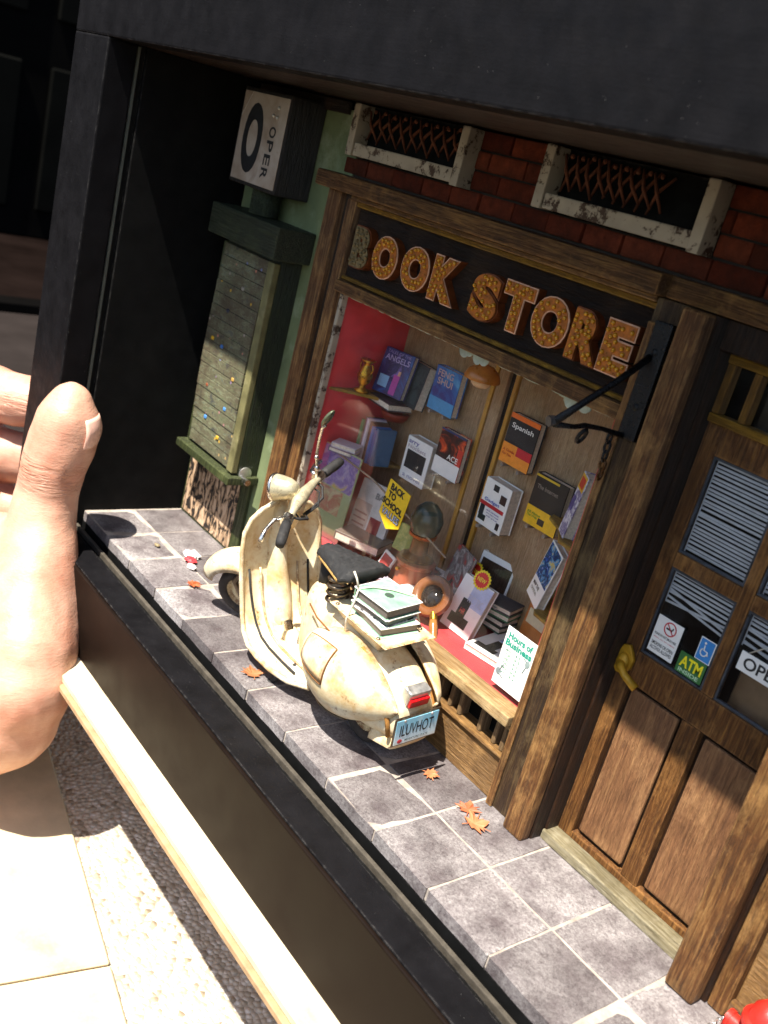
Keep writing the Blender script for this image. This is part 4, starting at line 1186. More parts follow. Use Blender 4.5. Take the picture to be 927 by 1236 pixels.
for (u, w_, h_) in ((-8.2, 3.55, '#d8a81e'), (-7.85, 3.5, '#3f6fb0'), (-7.4, 2.55, '#4a86c8'), (-8.0, 2.2, '#4a86c8'), (-7.5, 2.0, '#c8a030'), (-7.9, 4.1, '#2c2f3c'), (-7.6, 4.55, '#8c8478'), (-8.1, 2.75, '#8a4a30'), (-7.3, 3.1, '#b89048')):
    xx_, zz_ = u + 7.7, w_
    yb_ = -.30 - .07 * math.sin(math.pi * (zz_ - 1.64) / 3.5)
    MB().box(xx_ - .04, xx_ + .04, yb_ - .012, yb_ + .02, zz_ - .03, zz_ + .03).build('sticker', col(h_), cb, .01)
cbx('ledge', M['cab_green'], -8.66, -6.72, 1.36, 1.96, 1.44, 1.58)
cbx('base_frame', M['cab_green'], -9.0, -6.84, 1.90, 1.966, .0, 1.436)
pm_ = NT('printed_base')
pn = pm_.noise(pm_.vec((3, 3, 1.3)), 2.0, 6, .6, 1.6)
pc = pm_.ramp(pn, [(.44, hexc('#1d1612')), (.50, hexc('#a8896a')), (.62, hexc('#cdb094'))])
M['printed'] = pm_.done(pc, .75)
cbx('base_poster', M['printed'], -8.93, -7.10, 1.885, 1.898, .06, 1.38, .003)
hd = MB().tube([(.86, -.10, 1.56), (1.0, -.14, 1.55), (1.14, -.14, 1.55)], [.05, .05, .055], 12)
hd.build('handle', M['chrome'], cb, 0, 1, 50)
MB().lathe([(.07, 0), (.12, .01), (.12, .06), (.07, .07)], (0, 0, 0), 16, Matrix.Translation((.86, -.08, 1.62)) @ Matrix.Rotation(R(90), 4, 'Y')).build('handle_cup', M['silver'], cb, 0, 1, 50)
# ------------------------------------------------------------------ iron bracket on the post
bk = thing('iron_bracket', 'black iron sign bracket with a short chain on the door post', 'bracket', (.30, 1.74, 5.6))
def q(x, y, z): return (x - .30, y - 1.74, z - 5.6)
MB().box(-.12, .115, -.05, .035, -.64, .64).build('wall_plate', M['iron'], bk, .02, 2)
for zz_ in (5.32, 5.92):
    MB().ball(q(.30, 1.70, zz_), (.045, .03, .045), 8, 6).build('bolt', M['iron'], bk, 0, 1, True)
MB().tube([q(.26, 1.70, 5.86), q(.24, 1.35, 5.58), q(.18, .95, 5.27), q(.13, .70, 5.06)], [.04, .038, .038, .045], 10).build('brace', M['iron'], bk, 0, 1, True)
MB().tube([q(.13, .72, 5.03), q(.15, 1.0, 5.02), q(.16, 1.15, 5.045), q(.2, 1.4, 5.03), q(.25, 1.72, 4.98)], [.035, .026, .03, .026, .035], 10).build('arm', M['iron'], bk, 0, 1, True)
MB().tube([q(.12, .74, 5.07), q(.10, .64, 5.05)], [.05, .06], 6).build('end_cap', plain('dull_cap', hexc('#6f6d6a'), .4, .7, .4, 20, .6), bk, 0, 1, 50)
MB().tube([q(.17 + .03 * math.sin(a * .7), 1.14 + .05 * math.cos(a * .7), 4.93 + .08 * math.sin(a * .7)) for a in range(9)], .022, 8, None, True).build('ring', M['iron'], bk, 0, 1, True)
for i in range(5):
    cz = 4.93 - .105 * i
    vert = i % 2
    pts = []
    for a in range(10):
        t_ = 2 * math.pi * a / 10
        u_, w_ = .035 * math.cos(t_), .065 * math.sin(t_)
        pts.append(q(.19 + (u_ if vert else 0), 1.58 + .012 * i + (0 if vert else u_), cz + w_))
    MB().tube(pts, .016, 6, None, True).build('chain_link', M['iron'] if i < 3 else plain('worn_link', hexc('#5a3a1a'), .3, .6, .4, 14, .3), bk, 0, 1, True)

# ------------------------------------------------------------------ litter and leaves on the pavement
def leaf(label, x, y, rot, s, c1):
    n = 5
    out = []
    tips = [(0, 1.05), (.34, .74), (.78, .66), (.74, .34), (1.0, .06), (.52, -.38)]
    ins = [(.22, .66), (.34, .42), (.50, .38), (.58, .12), (.40, -.14)]
    pts = [tips[0]]
    for i in range(5):
        pts += [ins[i], tips[i + 1]]
    right = pts[:]
    left = [(-a, b_) for a, b_ in reversed(pts[1:])]
    outline = right + [(0, -.36)] + left
    o = thing('maple_leaf', label, 'leaf', (x, y, .02), (0, 0, rot), 'fallen maple leaves')
    mb = MB()
    vs = [(0, 0, .03 * s)]
    for i, (a, b_) in enumerate(outline):
        rr = math.hypot(a, b_)
        wv_ = 1 + rj(.14)
        vs.append((a * s * wv_, b_ * s * wv_, (.34 * max(0, rr - .3) * (1 if i % 2 else .5) * random.uniform(.2, 1.3) + rj(.03)) * s + .012))
    k = len(outline)
    up = [(0, 1 + i, 1 + (i + 1) % k) for i in range(k)]
    mb.add(vs, up)
    o2 = mb.build('blade', plain('leaf_' + c1.strip('#'), hexc(c1), .6, 0, .35, 9, .4), o, 0)
    so = o2.modifiers.new('thickness', 'SOLIDIFY'); so.thickness = .008
    MB().tube([(0, -.3 * s, .02), (.05 * s, -.55 * s, .02), (.02 * s, -.8 * s, .01)], .035 * s, 6).build('stalk', plain('leaf_' + c1.strip('#'), hexc(c1), .6), o)
leaf('orange maple leaf by the side stand of the scooter', -3.32, .26, R(70), .19, '#a86a42')
leaf('small rust maple leaf between the scooter and the cabinet', -5.98, .66, R(20), .14, '#b0562c')
leaf('orange maple leaf lying alone behind the scooter', -.62, 1.36, R(-60), .14, '#b87048')
leaf('orange maple leaf nearest the foot of the window post', .12, 1.38, R(40), .17, '#b5603c')
leaf('pale orange maple leaf beside another, nearer the door step', .36, 1.27, R(-20), .20, '#bd7049')
def scrap(label, x, y, s, c1, seed):
    random.seed(seed)
    mb = MB()
    mb.ball((0, 0, 0), 1, 12, 8)
    mb.v = [((a + rj(.25)) * s, (b_ + rj(.25)) * s * .7, max(-.5, c_ + rj(.3)) * s * .35) for a, b_, c_ in mb.v]
    o = mb.build('paper_scrap', col(c1), None, 0, 1, False, (x, y, .02 + .17 * s))
    tag(o, label, 'litter')
scrap('crumpled white paper scrap on the pavement', -6.96, 1.12, .17, '#e8e4e0', 3)
scrap('crumpled red paper scrap in front of the white one', -6.80, 1.02, .13, '#c43a40', 5)
scrap('torn white and red bit of paper nearest the scooter wheel', -6.56, .92, .10, '#d8d0cc', 8)
scrap('tiny tan crumb on the tile by the dark corner', -7.44, .70, .06, '#8a7a5a', 9)
random.seed(21)

# ------------------------------------------------------------------ red hydrant at the edge
hy = thing('fire_hydrant', 'red fire hydrant with a silver chain at the edge of the picture', 'hydrant', (4.15, 1.38, -.03))
RP = plain('hydrant_red', hexc('#c8281e'), .35, 0, .25, 6, .3, .5, hexc('#7a1a12'))
MB().lathe([(.28, 0), (.28, .06), (.19, .08), (.18, .62), (.23, .64), (.23, .70), (.19, .72), (.17, .82), (.10, .90), (.05, .92), (.05, .98), (.01, .985)], (0, 0, 0), 22).build('barrel', RP, hy, 0, 1, 40)
for s_ in (-1, 1):
    MB().tube([(s_ * .12, 0, .45), (s_ * .29, 0, .45)], .085, 14).tube([(s_ * .29, 0, .45), (s_ * .34, 0, .45)], .10, 8).build('nozzle', RP, hy, 0, 1, 50)
MB().tube([(0, -.12, .42), (0, -.31, .42)], .11, 14).tube([(0, -.31, .42), (0, -.36, .42)], .13, 8).build('nozzle', RP, hy, 0, 1, 50)
MB().tube([(-.29, -.0, .38), (-.30, -.0, .52)], .03, 8).build('nozzle_band', M['silver'], hy)
for i in range(7):
    pts = []
    for a in range(10):
        t_ = 2 * math.pi * a / 10
        u_, w_ = .028 * math.cos(t_), .045 * math.sin(t_)
        pts.append((-.33 - .025 * i + (u_ if i % 2 else 0), -.10 + (0 if i % 2 else u_), .46 - .062 * i + w_))
    MB().tube(pts, .011, 6, None, True).build('chain_link', M['chrome'], hy, 0, 1, True)

# ------------------------------------------------------------------ the scooter
SX = -3.2
sc = thing('motor_scooter', 'rusty cream motor scooter leaning on its side stand outside the window', 'scooter', (SX, 1.03, 0.0), (R(6), 0, 0))
CR = M['cream']
def P(x, v, h):
    return Vector((x - SX, v, h))
def sgn(a): return 1 if a >= 0 else -1
def ring(x, w, b_, t_, n=24, e=2.6, vc=0.0, tap=.75):
    """superellipse section across the scooter, narrower at the top by tap"""
    out = []
    for i in range(n):
        a = 2 * math.pi * i / n
        c_, s_ = math.cos(a), math.sin(a)
        vv = sgn(c_) * abs(c_) ** (2 / e) * w
        hh = (b_ + t_) / 2 + sgn(s_) * abs(s_) ** (2 / e) * (t_ - b_) / 2
        k = (hh - b_) / max(1e-6, t_ - b_)
        vv *= 1 - (1 - tap) * k
        out.append(P(x, vc + vv, hh))
    return out
# rear body shell
secs = [(-3.10, .20, .55, 1.50), (-3.07, .27, .42, 1.60), (-2.95, .33, .36, 1.66), (-2.6, .42, .33, 1.66), (-2.2, .47, .33, 1.62), (-1.8, .48, .36, 1.56),
        (-1.45, .46, .40, 1.50), (-1.15, .43, .46, 1.42), (-.92, .39, .53, 1.28), (-.78, .34, .60, 1.12), (-.73, .26, .66, 1.02)]
body = MB().loft([ring(x, w, b_, t_, 28, 3.0, 0, .80) for x, w, b_, t_ in secs]).build('body', CR, sc, 0, 1, 60)
# swollen side cowls
def cowl_pt(sd, u, v, k=1.0):
    """u along (0 front .. 1 rear), v around the outer half (0 bottom .. 1 top)"""
    x = -2.72 + 1.98 * u
    f = max(0.0, math.sin(math.pi * min(1, u * .98 + .02)) ** .62)
    if u > .5:
        f *= 1 - .30 * ((u - .5) / .5) ** 1.5
    hc = .93 + .10 * u
    rh = .56 * f * k
    rv = .44 * f * k
    a = -math.pi / 2 + math.pi * v
    return P(x, sd * (.30 + max(0, math.cos(a)) ** .8 * (rv + .06 * f)), hc + math.sin(a) * rh)
for sd in (-1, 1):
    co = MB()
    co.grid(lambda u, v: tuple(cowl_pt(sd, u, v)), 26, 14)
    o = co.build('side_cowl', CR, sc, 0, 1, True)
    so = o.modifiers.new('thickness', 'SOLIDIFY'); so.thickness = .03; so.offset = 1 if sd > 0 else -1
# oblong hatch and scuffed trim on the near cowl
ha = MB(); ha.grid(lambda u, v: tuple(cowl_pt(-1, .17 + .34 * u, .50 + .30 * v, 1.0) + Vector((0, -.018, .012))), 10, 8)
o = ha.build('hatch', CR, sc, 0, 1, True)
so = o.modifiers.new('thickness', 'SOLIDIFY'); so.thickness = .03
lo = MB()
for (u0, u1, v0, v1) in ((.165, .515, .49, .49), (.165, .515, .805, .805), (.165, .165, .49, .805), (.515, .515, .49, .805)):
    lo.tube([tuple(cowl_pt(-1, u0 + (u1 - u0) * i / 8, v0 + (v1 - v0) * i / 8) + Vector((0, -.012, .006))) for i in range(9)], .009, 6)
lo.build('hatch_seam', plain('rust_line', hexc('#7a4c20'), .8), sc, 0, 1, True)
tr_ = MB(); tr_.grid(lambda u, v: tuple(cowl_pt(-1, .30 + .34 * u, .10 + .13 * v * (1 - abs(2 * u - 1) * .6)) + Vector((0, -.02, -.012))), 10, 4)
o = tr_.build('cowl_trim', M['steel_dark'], sc, 0, 1, True)
so = o.modifiers.new('thickness', 'SOLIDIFY'); so.thickness = .015
# raised seam down the tail
MB().tube([P(-1.55, -.36, 1.50), P(-1.2, -.385, 1.34), P(-.98, -.385, 1.10), P(-.84, -.365, .86), P(-.80, -.345, .66)], .03, 8).build('tail_seam', plain('rusty_seam', hexc('#a8763a'), .8, 0, .4, 18, .9, .3, hexc('#5a3010')), sc, 0, 1, True)
MB().tube([P(-1.55, .36, 1.50), P(-1.2, .385, 1.34), P(-.98, .385, 1.10), P(-.84, .365, .86), P(-.80, .345, .66)], .03, 8).build('tail_seam', MATS['rusty_seam'], sc, 0, 1, True)
# tail skirt under the plate
MB().loft([ring(-1.15, .40, .34, .62, 16, 3), ring(-.80, .36, .42, .66, 16, 3), ring(-.72, .33, .55, .70, 16, 3)]).build('tail_skirt', CR, sc, 0, 1, 50)

# floor board and leg shield: one bent sheet
prof = [(-2.45, .36), (-2.75, .33), (-3.1, .32), (-3.45, .33), (-3.68, .38), (-3.86, .52), (-4.0, .74), (-4.12, 1.0), (-4.22, 1.3), (-4.28, 1.6), (-4.30, 1.88), (-4.30, 2.08), (-4.29, 2.22), (-4.28, 2.31)]
half = [.40, .57, .64, .66, .67, .67, .66, .66, .66, .65, .63, .54, .39, .16]
def sheet(off, k=1.0):
    rows = []
    for (x, h), w in zip(prof, half):
        row = []
        for j in range(17):
            u = -1 + 2 * j / 16
            v = w * u * k
            up_ = max(0, min(1, (h - .45) / .7))
            lip = (abs(u) ** 4) * .12
            row.append(P(x + lip * up_ + off * up_ + .05 * up_ * (1 - u * u) * -1, v, h - lip * .35 * (1 - up_) + off * (1 - up_)))
        rows.append(row)
    return rows
ra, rb = sheet(0), sheet(.045)
mb = MB()
nr, nc = len(ra), 17
for rows in (ra, rb):
    o_ = len(mb.v)
    mb.v += [tuple(p) for r_ in rows for p in r_]
    mb.f += [(o_ + i * nc + j, o_ + (i + 1) * nc + j, o_ + (i + 1) * nc + j + 1, o_ + i * nc + j + 1) for i in range(nr - 1) for j in range(nc - 1)]
k2 = nr * nc
edge_ = [i * nc for i in range(nr)] + [(nr - 1) * nc + j for j in range(1, nc)] + [i * nc + nc - 1 for i in range(nr - 2, -1, -1)] + [j for j in range(nc - 2, 0, -1)]
for i in range(len(edge_)):
    a, b_ = edge_[i], edge_[(i + 1) % len(edge_)]
    mb.f.append((a, b_, b_ + k2, a + k2))
mb.mi = [0] * len(mb.f)
mb.build('leg_shield', CR, sc, 0, 1, 50)
# rolled rim round the shield
MB().tube([ra[i][0] + Vector((.01, 0, .01)) for i in range(nr)] + [ra[nr - 1][j] + Vector((.02, 0, .01)) for j in range(1, nc)] + [ra[i][nc - 1] + Vector((.01, 0, .01)) for i in range(nr - 2, -1, -1)], .034, 8).build('shield_rim', CR, sc, 0, 1, True)
# bulge for the steering tube, tunnel on the floor, black strips
MB().tube([P(-3.86, 0, .34), P(-4.02, 0, .62), P(-4.14, 0, .95), P(-4.26, 0, 1.35), P(-4.31, 0, 1.8), P(-4.32, 0, 2.25)], [.19, .21, .20, .17, .14, .10], 16).build('steering_tunnel', CR, sc, 0, 1, True)
MB().loft([ring(-4.0, .17, .34, .62, 16, 2.6), ring(-3.7, .18, .32, .50, 16, 2.6), ring(-3.2, .16, .32, .46, 16, 2.6), ring(-2.9, .18, .32, .56, 16, 2.6)]).build('floor_tunnel', CR, sc, 0, 1, True)
for vv in (-.46, -.29, .29, .46):
    pts = []
    for (x, h) in prof[1:9]:
        up_ = max(0, min(1, (h - .45) / .7))
        pts.append(P(x + .065 * up_, vv * (1 + .08 * up_), h + .065 * (1 - up_)))
    MB().tube(pts, .018, 6).build('floor_strip', M['rubber'] if abs(vv) > .3 else CR, sc, 0, 1, True)
MB().box(-.10, .10, -.07, .07, 0, .20, Matrix.Translation(P(-3.68, -.02, .40)) @ Matrix.Rotation(R(-30), 4, 'Y')).build('brake_pedal', M['chrome'], sc, .03, 2)

# steered front end: rotate about the raked steering axis
AX0, AX1 = P(-4.84, 0, .52), P(-3.86, 0, 2.5)
axd = (AX1 - AX0).normalized()
ST = Matrix.Translation(AX0) @ Matrix.Rotation(R(38), 4, axd) @ Matrix.Translation(-AX0)
wc_ = P(-4.90, 0, .47)
Rw = .46
def wheel(c, xf, nm):
    w = empty(nm, sc)
    ax = Matrix.Translation(c) @ Matrix.Rotation(R(90), 4, 'X')
    X = (xf or Matrix.Identity(4)) @ ax
    MB().lathe([(Rw * .66, -.11), (Rw * .84, -.145), (Rw * .96, -.11), (Rw, 0), (Rw * .96, .11), (Rw * .84, .145), (Rw * .66, .11)], (0, 0, 0), 36, X, True).build('tyre', M['tyre'], w, 0, 1, True)
    MB().lathe([(.02, -.06), (.16, -.08), (.18, -.05), (Rw * .58, -.03), (Rw * .68, -.10), (Rw * .68, .10), (Rw * .58, .03), (.18, .05), (.16, .08), (.02, .06)], (0, 0, 0), 30, X).build('rim', CR, w, 0, 1, 50)
    MB().lathe([(.02, -.13), (.07, -.12), (.08, -.06), (.08, .06), (.07, .12), (.02, .13)], (0, 0, 0), 14, X).build('hub', M['silver'], w, 0, 1, 50)
wheel(wc_, ST, 'front_wheel')
wheel(P(-1.62, 0, .46), None, 'rear_wheel')
# front mudguard
fe = MB()
def fpt(u, v, k):
    a = R(158 - 165 * u)
    wv = .27 * (math.sin(math.pi * (.14 + .74 * u)) ** .5)
    b_ = -math.pi * .5 + math.pi * v
    rr = Rw + .05 + (.22 + k) * max(0, math.cos(b_)) ** .9 + .04 * math.sin(math.pi * u)
    return ST @ (wc_ + Vector((math.cos(a) * rr * 1.05, math.sin(b_) * (wv + k), math.sin(a) * rr)))
fe.grid(lambda u, v: tuple(fpt(u, v, 0)), 24, 12)
o = fe.build('mudguard', CR, sc, 0, 1, True)
so = o.modifiers.new('thickness', 'SOLIDIFY'); so.thickness = .025
MB().tube([ST @ (wc_ + Vector((0, -.17, 0))), ST @ P(-5.0, -.16, .75), ST @ P(-4.75, -.06, 1.1), ST @ P(-4.6, 0, 1.3)], .045, 8).build('fork', M['steel_dark'], sc, 0, 1, True)
# handlebar
M['bar_metal'] = plain('bar_metal', hexc('#cfc4a4'), .3, .45, .3, 7, .3, .5, hexc('#8a6a3a'))
BC = P(-3.80, 0, 2.50)
def B(x, v, h):
    return ST @ (BC + Vector((x, v, h)))
MB().tube([B(.02, -.58, .0), B(0, -.35, .03), B(-.04, -.14, .0), B(-.06, 0, -.02), B(-.04, .14, 0), B(0, .35, .03), B(.02, .58, .0)], [.045, .055, .085, .11, .085, .055, .045], 12).build('handlebar', M['bar_metal'], sc, 0, 1, True)
MB().tube([B(-.06, 0, .0), B(-.16, 0, -.26), B(-.28, 0, -.5)], [.12, .11, .12], 12).build('bar_stem', CR, sc, 0, 1, True)
for s_ in (-1, 1):
    gp = [B(.02 + .02 * i, s_ * (.62 + .085 * i), -.004 * i) for i in range(6)]
    MB().tube(gp, [.068, .075, .072, .075, .072, .06], 12).build('grip', M['rubber'], sc, 0, 1, True)
    MB().tube([B(-.02, s_ * .47, .0), B(.0, s_ * .60, .0)], .085, 12).build('switch_housing', M['chrome'], sc, 0, 1, 50)
    MB().tube([B(-.05, s_ * .52, .02), B(-.16, s_ * .62, .02), B(-.20, s_ * .80, -.02), B(-.19, s_ * 1.0, -.06)], [.035, .03, .026, .036], 8).build('lever', M['chrome'], sc, 0, 1, True)
    MB().tube([B(-.05, s_ * .45, .0), B(.10, s_ * .40, -.06), B(.16, s_ * .26, -.14), B(.06, s_ * .10, -.24), B(-.05, s_ * .03, -.32)], .020, 8).build('cable', M['rubber'], sc, 0, 1, True)
MB().tube([B(-.05, -.30, .0), B(.08, -.34, -.10), B(.12, -.18, -.22), B(-.02, -.02, -.34)], .014, 6).build('cable', M['rubber'], sc, 0, 1, True)
# headlamp
hl = Matrix.Translation(B(-.28, 0, .10)) @ ST.to_quaternion().to_matrix().to_4x4() @ Matrix.Rotation(R(-96), 4, 'Y')
MB().lathe([(.05, -.20), (.10, -.17), (.15, -.07), (.18, .06), (.19, .14), (.18, .16)], (0, 0, 0), 24, hl).build('headlamp', M['bar_metal'], sc, 0, 1, True)
MB().lathe([(.18, .13), (.205, .15), (.195, .19), (.155, .20)], (0, 0, 0), 24, hl, True).build('lamp_ring', M['chrome'], sc, 0, 1, True)
MB().lathe([(.165, .17), (.13, .22), (.07, .25), (.01, .26)], (0, 0, 0), 24, hl).build('lamp_glass', plain('lamp_glass', (.7, .68, .6), .1, .4, .3, 14, .3), sc, 0, 1, True)
MB().tube([B(-.10, 0, .02), B(-.28, 0, .08)], [.10, .12], 12).build('lamp_neck', CR, sc, 0, 1, True)
# mirror on a tall stalk, offside
MB().tube([B(.0, .42, .04), B(.0, .46, .18), B(-.01, .52, .42), B(.03, .56, .66), B(.10, .52, .86), B(.16, .50, .92)], .024, 8).ball(tuple(B(.0, .47, .2)), .045, 8, 6).ball(tuple(B(-.01, .50, .36)), .035, 8, 6).build('mirror_stalk', M['chrome'], sc, 0, 1, True)
mm = Matrix.Translation(B(.20, .50, 1.04)) @ Matrix.Rotation(R(34), 4, 'Y') @ Matrix.Rotation(R(25), 4, 'Z')
MB().ball((0, 0, 0), (.045, .10, .17), 16, 10, mm).build('mirror_shell', plain('mirror_back', hexc('#5e6450'), .25, .4, .3, 8, .2), sc, 0, 1, True)

# saddle on springs
sd_pts = []
def saddle(u, a, k=1.0):
    x = -3.08 + 1.0 * u
    w = (.15 + .30 * (u ** 1.1)) * (1 if u < .9 else 1 - (u - .9) * 3.2) * k
    th = .085 * k * (1 if u > .06 else .75)
    c_, s_ = math.cos(a), math.sin(a)
    zz = 2.09 + .10 * u + (.05 if u < .25 else 0) * 0
    return P(x, sgn(c_) * abs(c_) ** .8 * w, zz + (s_ * th if s_ > 0 else s_ * th * 1.1) - .05 * (abs(c_) ** 4))
MB().loft([[saddle(u, 2 * math.pi * i / 36) + Vector((rj(.006), rj(.008), rj(.012))) for i in range(36)] for u in (0, .02, .06, .10, .15, .2, .25, .3, .35, .4, .45, .5, .55, .6, .65, .7, .75, .8, .86, .9, .94, .985, 1.0)]).build('saddle', M['saddle'], sc, 0, 1, True)
MB().tube([saddle(u, 0) + Vector((0, .0, -.02)) for u in (.1, .3, .5, .7, .86)] , .018, 6).tube([saddle(u, math.pi) + Vector((0, 0, -.02)) for u in (.1, .3, .5, .7, .86)], .018, 6).build('saddle_piping', plain('tan_thread', hexc('#a88448'), .8, 0, .5, 20, .8), sc, 0, 1, True)
for vv in (-.20, .20):
    sp = [P(-2.42 + .14 * math.cos(a * .52), vv + .14 * math.sin(a * .52), 1.62 + .0084 * a) for a in range(50)]
    MB().tube(sp, .026, 6).build('saddle_spring', M['steel_dark'], sc, 0, 1, True)
MB().tube([P(-2.95, 0, 1.60), P(-2.98, 0, 1.92)], [.12, .10], 10).build('saddle_hinge', M['rubber'], sc, 0, 1, True)
# luggage rack: tray on a tapered box
MB().loft([[P(-2.15, -.28, 1.58), P(-2.15, .28, 1.58), P(-1.42, .22, 1.48), P(-1.42, -.22, 1.48)], [P(-2.25, -.34, 1.70), P(-2.25, .34, 1.70), P(-1.28, .30, 1.70), P(-1.28, -.30, 1.70)]]).build('rack_box', CR, sc, .02, 2)
MB().loft([[P(-2.30, -.36, 1.705), P(-2.30, .36, 1.705), P(-1.14, .36, 1.705), P(-1.14, -.36, 1.705)], [P(-2.32, -.40, 1.75), P(-2.32, .40, 1.75), P(-1.08, .40, 1.75), P(-1.08, -.40, 1.75)]]).build('rack_tray', CR, sc, .012, 2)
# tail lamp and number plate
MB().box(-.10, .06, -.17, .17, -.06, .16, Matrix.Translation(P(-.80, -.02, 1.14)) @ Matrix.Rotation(R(14), 4, 'Y')).build('tail_lamp', M['silver'], sc, .03, 2)
MB().box(.05, .10, -.15, .15, -.05, .07, Matrix.Translation(P(-.80, -.02, 1.14)) @ Matrix.Rotation(R(14), 4, 'Y')).build('lamp_lens', M['red_lens'], sc, .015, 2)
np_ = MB().box(-.02, .0, -.355, .355, -.205, .215, Matrix.Translation(P(-.66, -.04, .80))).build('number_plate', M['steel_dark'], sc, .01)
pl = NT('plate_print')
sx_ = pl.n('SeparateXYZ'); pl.l(pl.co, sx_.inputs[0])
pc_ = pl.ramp(sx_.outputs[2], [(.55, hexc('#d8c8a8')), (.68, hexc('#cfe2ea')), (.86, hexc('#8cc8e0'))])
pc_ = pl.mix(pl.mul(pl.ramp(pl.noise(pl.vec(), 7, 5), [(.5, 0.0), (.7, 1.0)]), .3), pc_, hexc('#e8f0f0'))
PLM = pl.done(pc_, .4)
px = P(-.652, -.04, .80)
MB().box(-.006, 0, -.325, .325, -.175, .175, Matrix.Translation(px)).build('plate_face', PLM, np_)
MB().text('ILUVHOT', (px.x + .003, px.y, px.z + .02), (0, 1, 0), ZU, .52, .17, .008).build('plate_number', K, np_)
MB().text('MINIATURE STATE', (px.x + .003, px.y + .02, px.z - .13), (0, 1, 0), ZU, .36, .035, .01).build('plate_motto', col('#3a4a4a'), np_)
MB().ball((px.x + .002, px.y - .24, px.z - .13), (.002, .04, .03), 10, 6).build('plate_badge', RD, np_)
# small fixings
for (x, v, h) in ((-1.32, -.33, 1.755), (-1.32, .33, 1.755), (-2.22, -.33, 1.755), (-2.22, .33, 1.755)):
    MB().ball(tuple(P(x, v, h)), (.03, .03, .018), 8, 6).build('rivet', M['steel_dark'], sc, 0, 1, True)
for vv in (-.25, .17):
    MB().ball(tuple(P(-.645, vv, .965)), (.012, .02, .02), 8, 6).build('plate_bolt', M['silver'], sc, 0, 1, True)
MB().tube([P(-2.72, -.40, 1.50), P(-2.45, -.455, 1.45), P(-2.1, -.47, 1.43), P(-1.75, -.46, 1.42), P(-1.45, -.44, 1.40)], .012, 6).build('body_seam', MATS['rust_line'], sc, 0, 1, True)
MB().tube([B(-.05, .30, .0), B(.10, .30, -.08), B(.14, .14, -.2), B(.0, .0, -.30)], .014, 6).build('cable', M['rubber'], sc, 0, 1, True)
# side stand
MB().tube([P(-2.95, -.30, .36), P(-3.05, -.46, .20), P(-3.12, -.56, .06)], [.045, .04, .04], 8).ball(tuple(P(-3.14, -.58, .035)), (.08, .06, .04), 10, 6).build('side_stand', M['rubber'], sc, 0, 1, True)

# books tied to the rack
def tied(label, z, t, w, d, rz, cov):
    M_ = sc.matrix_basis if False else Matrix.Translation((SX, 1.03, 0)) @ Matrix.Rotation(R(6), 4, 'X')
    p_ = M_ @ P(-1.66, .0, z)
    o = thing('book', label, 'book', p_, (R(6), 0, rz), 'books tied on the scooter rack')
    mb = MB()
    cv = .016
    mb.box(-d / 2, d / 2, -w / 2, w / 2, 0, cv).box(-d / 2, d / 2, -w / 2, w / 2, t - cv, t).box(-d / 2, -d / 2 + cv, -w / 2, w / 2, cv + .0005, t - cv - .0005)
    mb.build('cover', cov, o, .006)
    MB().box(-d / 2 + .02, d / 2 - .02, -w / 2 + .015, w / 2 - .015, cv + .001, t - cv - .001).build('pages', col('#6a625c'), o)
    for (x0, x1, y0, y1, z0, z1) in ((-d / 2, d / 2, -w / 2 - .003, -w / 2 + .012, 0, t),):
        pass
    eg = MB()
    for zz in (0, t):
        q_ = [(-d / 2, -w / 2, zz), (d / 2, -w / 2, zz), (d / 2, w / 2, zz), (-d / 2, w / 2, zz)]
        eg.tube(q_, .009, 4, None, True)
    eg.build('cover_edge', W, o)
    MB().ball((.02, 0, t), (.07, .06, .003), 10, 6).build('cover_emblem', col('#3a4a40'), o)
    return o
GR = picture('cover_green', ['#4a7a5a', '#7aa888', '#8fb89a', '#5c8a68'], 2.5, .6)
tied('green book lowest of the three tied on the scooter rack', 1.757, .12, .56, .76, R(-6), GR)
tied('dark book with white lettered spine in the middle of the tied three', 1.882, .10, .54, .62, R(8), picture('cover_dark_print', ['#1a1a1c', '#d0d0d0', '#26262a', '#2a2a2e'], 8, .2))
tied('green book topmost of the three tied on the scooter rack', 1.987, .14, .56, .66, R(3), GR)
def PW(x, v, h):
    return (Matrix.Translation((SX, 1.03, 0)) @ Matrix.Rotation(R(6), 4, 'X')) @ P(x, v, h)
o = MB().tube([PW(-1.95, -.36, 1.50), PW(-1.92, -.39, 1.72), PW(-1.92, -.31, 1.95), PW(-1.90, -.29, 2.14), PW(-1.86, -.10, 2.15), PW(-1.72, .1, 2.15), PW(-1.5, .29, 2.14), PW(-1.42, .31, 1.95), PW(-1.40, .40, 1.72)], .014, 6)
o.tube([PW(-1.90, -.29, 2.13), PW(-1.95, -.31, 2.26), PW(-2.0, -.33, 2.34)], .014, 6)
o = o.build('string', plain('string', hexc('#d8d0c0'), .8), None, 0, 1, True)
tag(o, 'pale string tied round the books on the scooter rack', 'string')

# ------------------------------------------------------------------ the hand holding the box
hn = thing('person', 'bare left hand and wrist gripping the side of the black box, thumb up', 'person', (-7.5, -1.4, -1.0))
HO = Vector((-7.5, -1.4, -1.0))
hb = MB()
def limb(pts, n=14):
    """pts: (x,y,z,r) chain of overlapping balls joined by a tapered tube"""
    ps = [Vector(p[:3]) - HO for p in pts]
    rs = [p[3] for p in pts]
    hb.tube(ps, rs, n)
    for p, r in zip(ps, rs):
        hb.ball(tuple(p), r * .995, 14, 10)
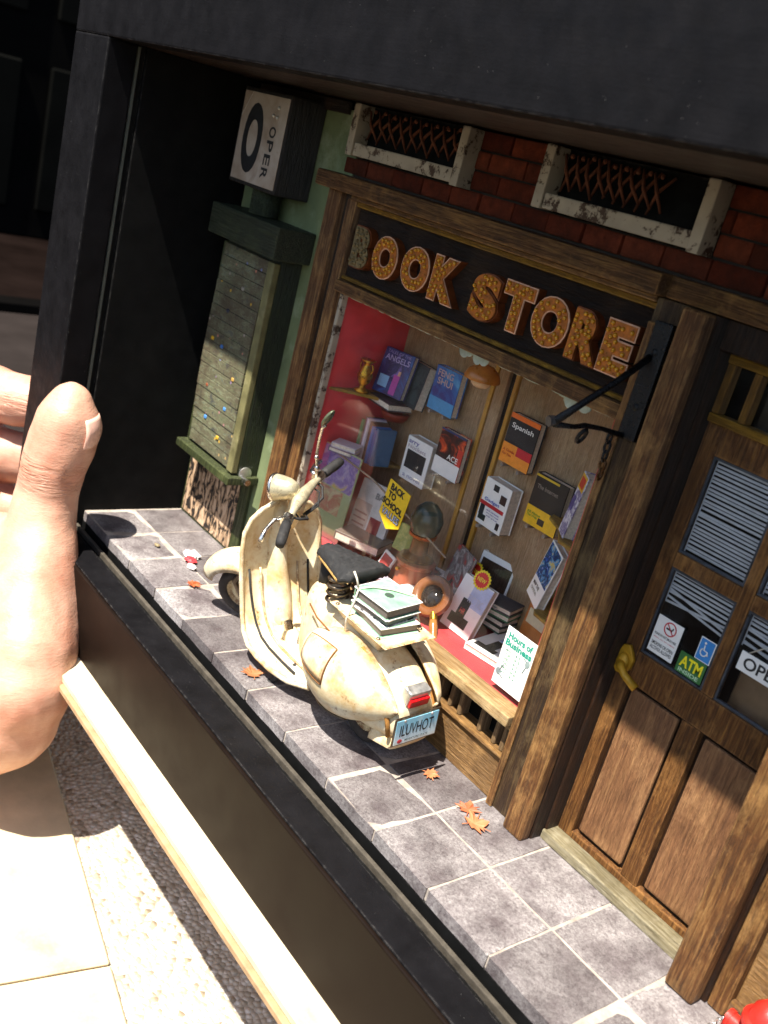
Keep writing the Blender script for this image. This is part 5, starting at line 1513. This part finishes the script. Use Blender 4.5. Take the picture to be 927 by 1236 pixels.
# thumb: tip up, resting in the corner of stile and opening
limb([(-8.22, -.86, 2.22, .40), (-8.20, -.88, 1.95, .53), (-8.22, -.90, 1.55, .56), (-8.26, -.96, 1.10, .53), (-8.28, -1.02, .65, .50), (-8.18, -1.08, .2, .56), (-7.95, -1.15, -.35, .68), (-7.62, -1.25, -.95, .78), (-7.3, -1.45, -1.5, .85)])
limb([(-7.62, -1.25, -.95, .78), (-7.05, -1.45, -1.5, .80), (-6.80, -1.6, -2.05, .82), (-7.15, -1.7, -2.75, 1.0), (-8.0, -1.8, -3.4, 1.08), (-9.4, -2.1, -3.85, 1.1), (-12.0, -2.8, -4.0, 1.2)])
limb([(-8.75, -1.5, -.85, .90), (-8.25, -1.6, -1.7, 1.12), (-8.1, -1.7, -2.6, 1.15), (-8.6, -1.85, -3.3, 1.1)])
limb([(-9.9, -1.75, -1.35, .75), (-9.2, -1.7, -1.5, .95), (-8.6, -1.7, -1.9, 1.1)])
# palm to knuckles out beyond the stile, then the fingers along the outer side
KN = [(-12.9, -1.0, .95), (-13.0, -.95, -.25), (-12.9, -.9, -1.4), (-12.7, -.8, -2.5)]
for i, (kx, ky, kz) in enumerate(KN):
    limb([(-9.9, -1.75, -1.35 - .3 * i, .75), (-11.4, -2.0, (kz - 2.0 - .3 * i) / 2, .78), (kx, ky, kz, .60)])
    limb([(kx, ky, kz, .58), (kx + 1.2, ky + .55, kz + .18, .52), (kx + 2.0, ky + 1.5, kz + .25, .46), (kx + 2.05, ky + 2.3, kz + .25, .38)])
ho = hb.build('hand', M['skin'], hn, 0, 1, True)
rm = ho.modifiers.new('merge', 'REMESH'); rm.mode = 'VOXEL'; rm.voxel_size = .075; rm.use_smooth_shade = True
tx = bpy.data.textures.new('lumps', 'CLOUDS'); tx.noise_scale = .9
sm = ho.modifiers.new('soften', 'SMOOTH'); sm.factor = .6; sm.iterations = 10
dm = ho.modifiers.new('lumps', 'DISPLACE'); dm.texture = tx; dm.strength = .10; dm.mid_level = .5; dm.texture_coords = 'LOCAL'
# thumb nail on the side that faces the opening
nl = MB()
def nailp(u, v):
    a = R(14 + 80 * u)
    rr = .56 - .04 * (2 * v - 1) ** 2 - .02 * (2 * u - 1) ** 2
    z = 1.62 + .50 * v
    return tuple(Vector((-8.20 + rr * math.cos(a) * (1 - .22 * max(0, v - .55) ** 1.2), -.88 + rr * math.sin(a) * (1 - .22 * max(0, v - .55) ** 1.2), z + .05 * math.sin(math.pi * u))) - HO)
nl.grid(nailp, 10, 8)
no = nl.build('thumbnail', M['nail'], hn, 0, 1, True)
so = no.modifiers.new('thickness', 'SOLIDIFY'); so.thickness = .012
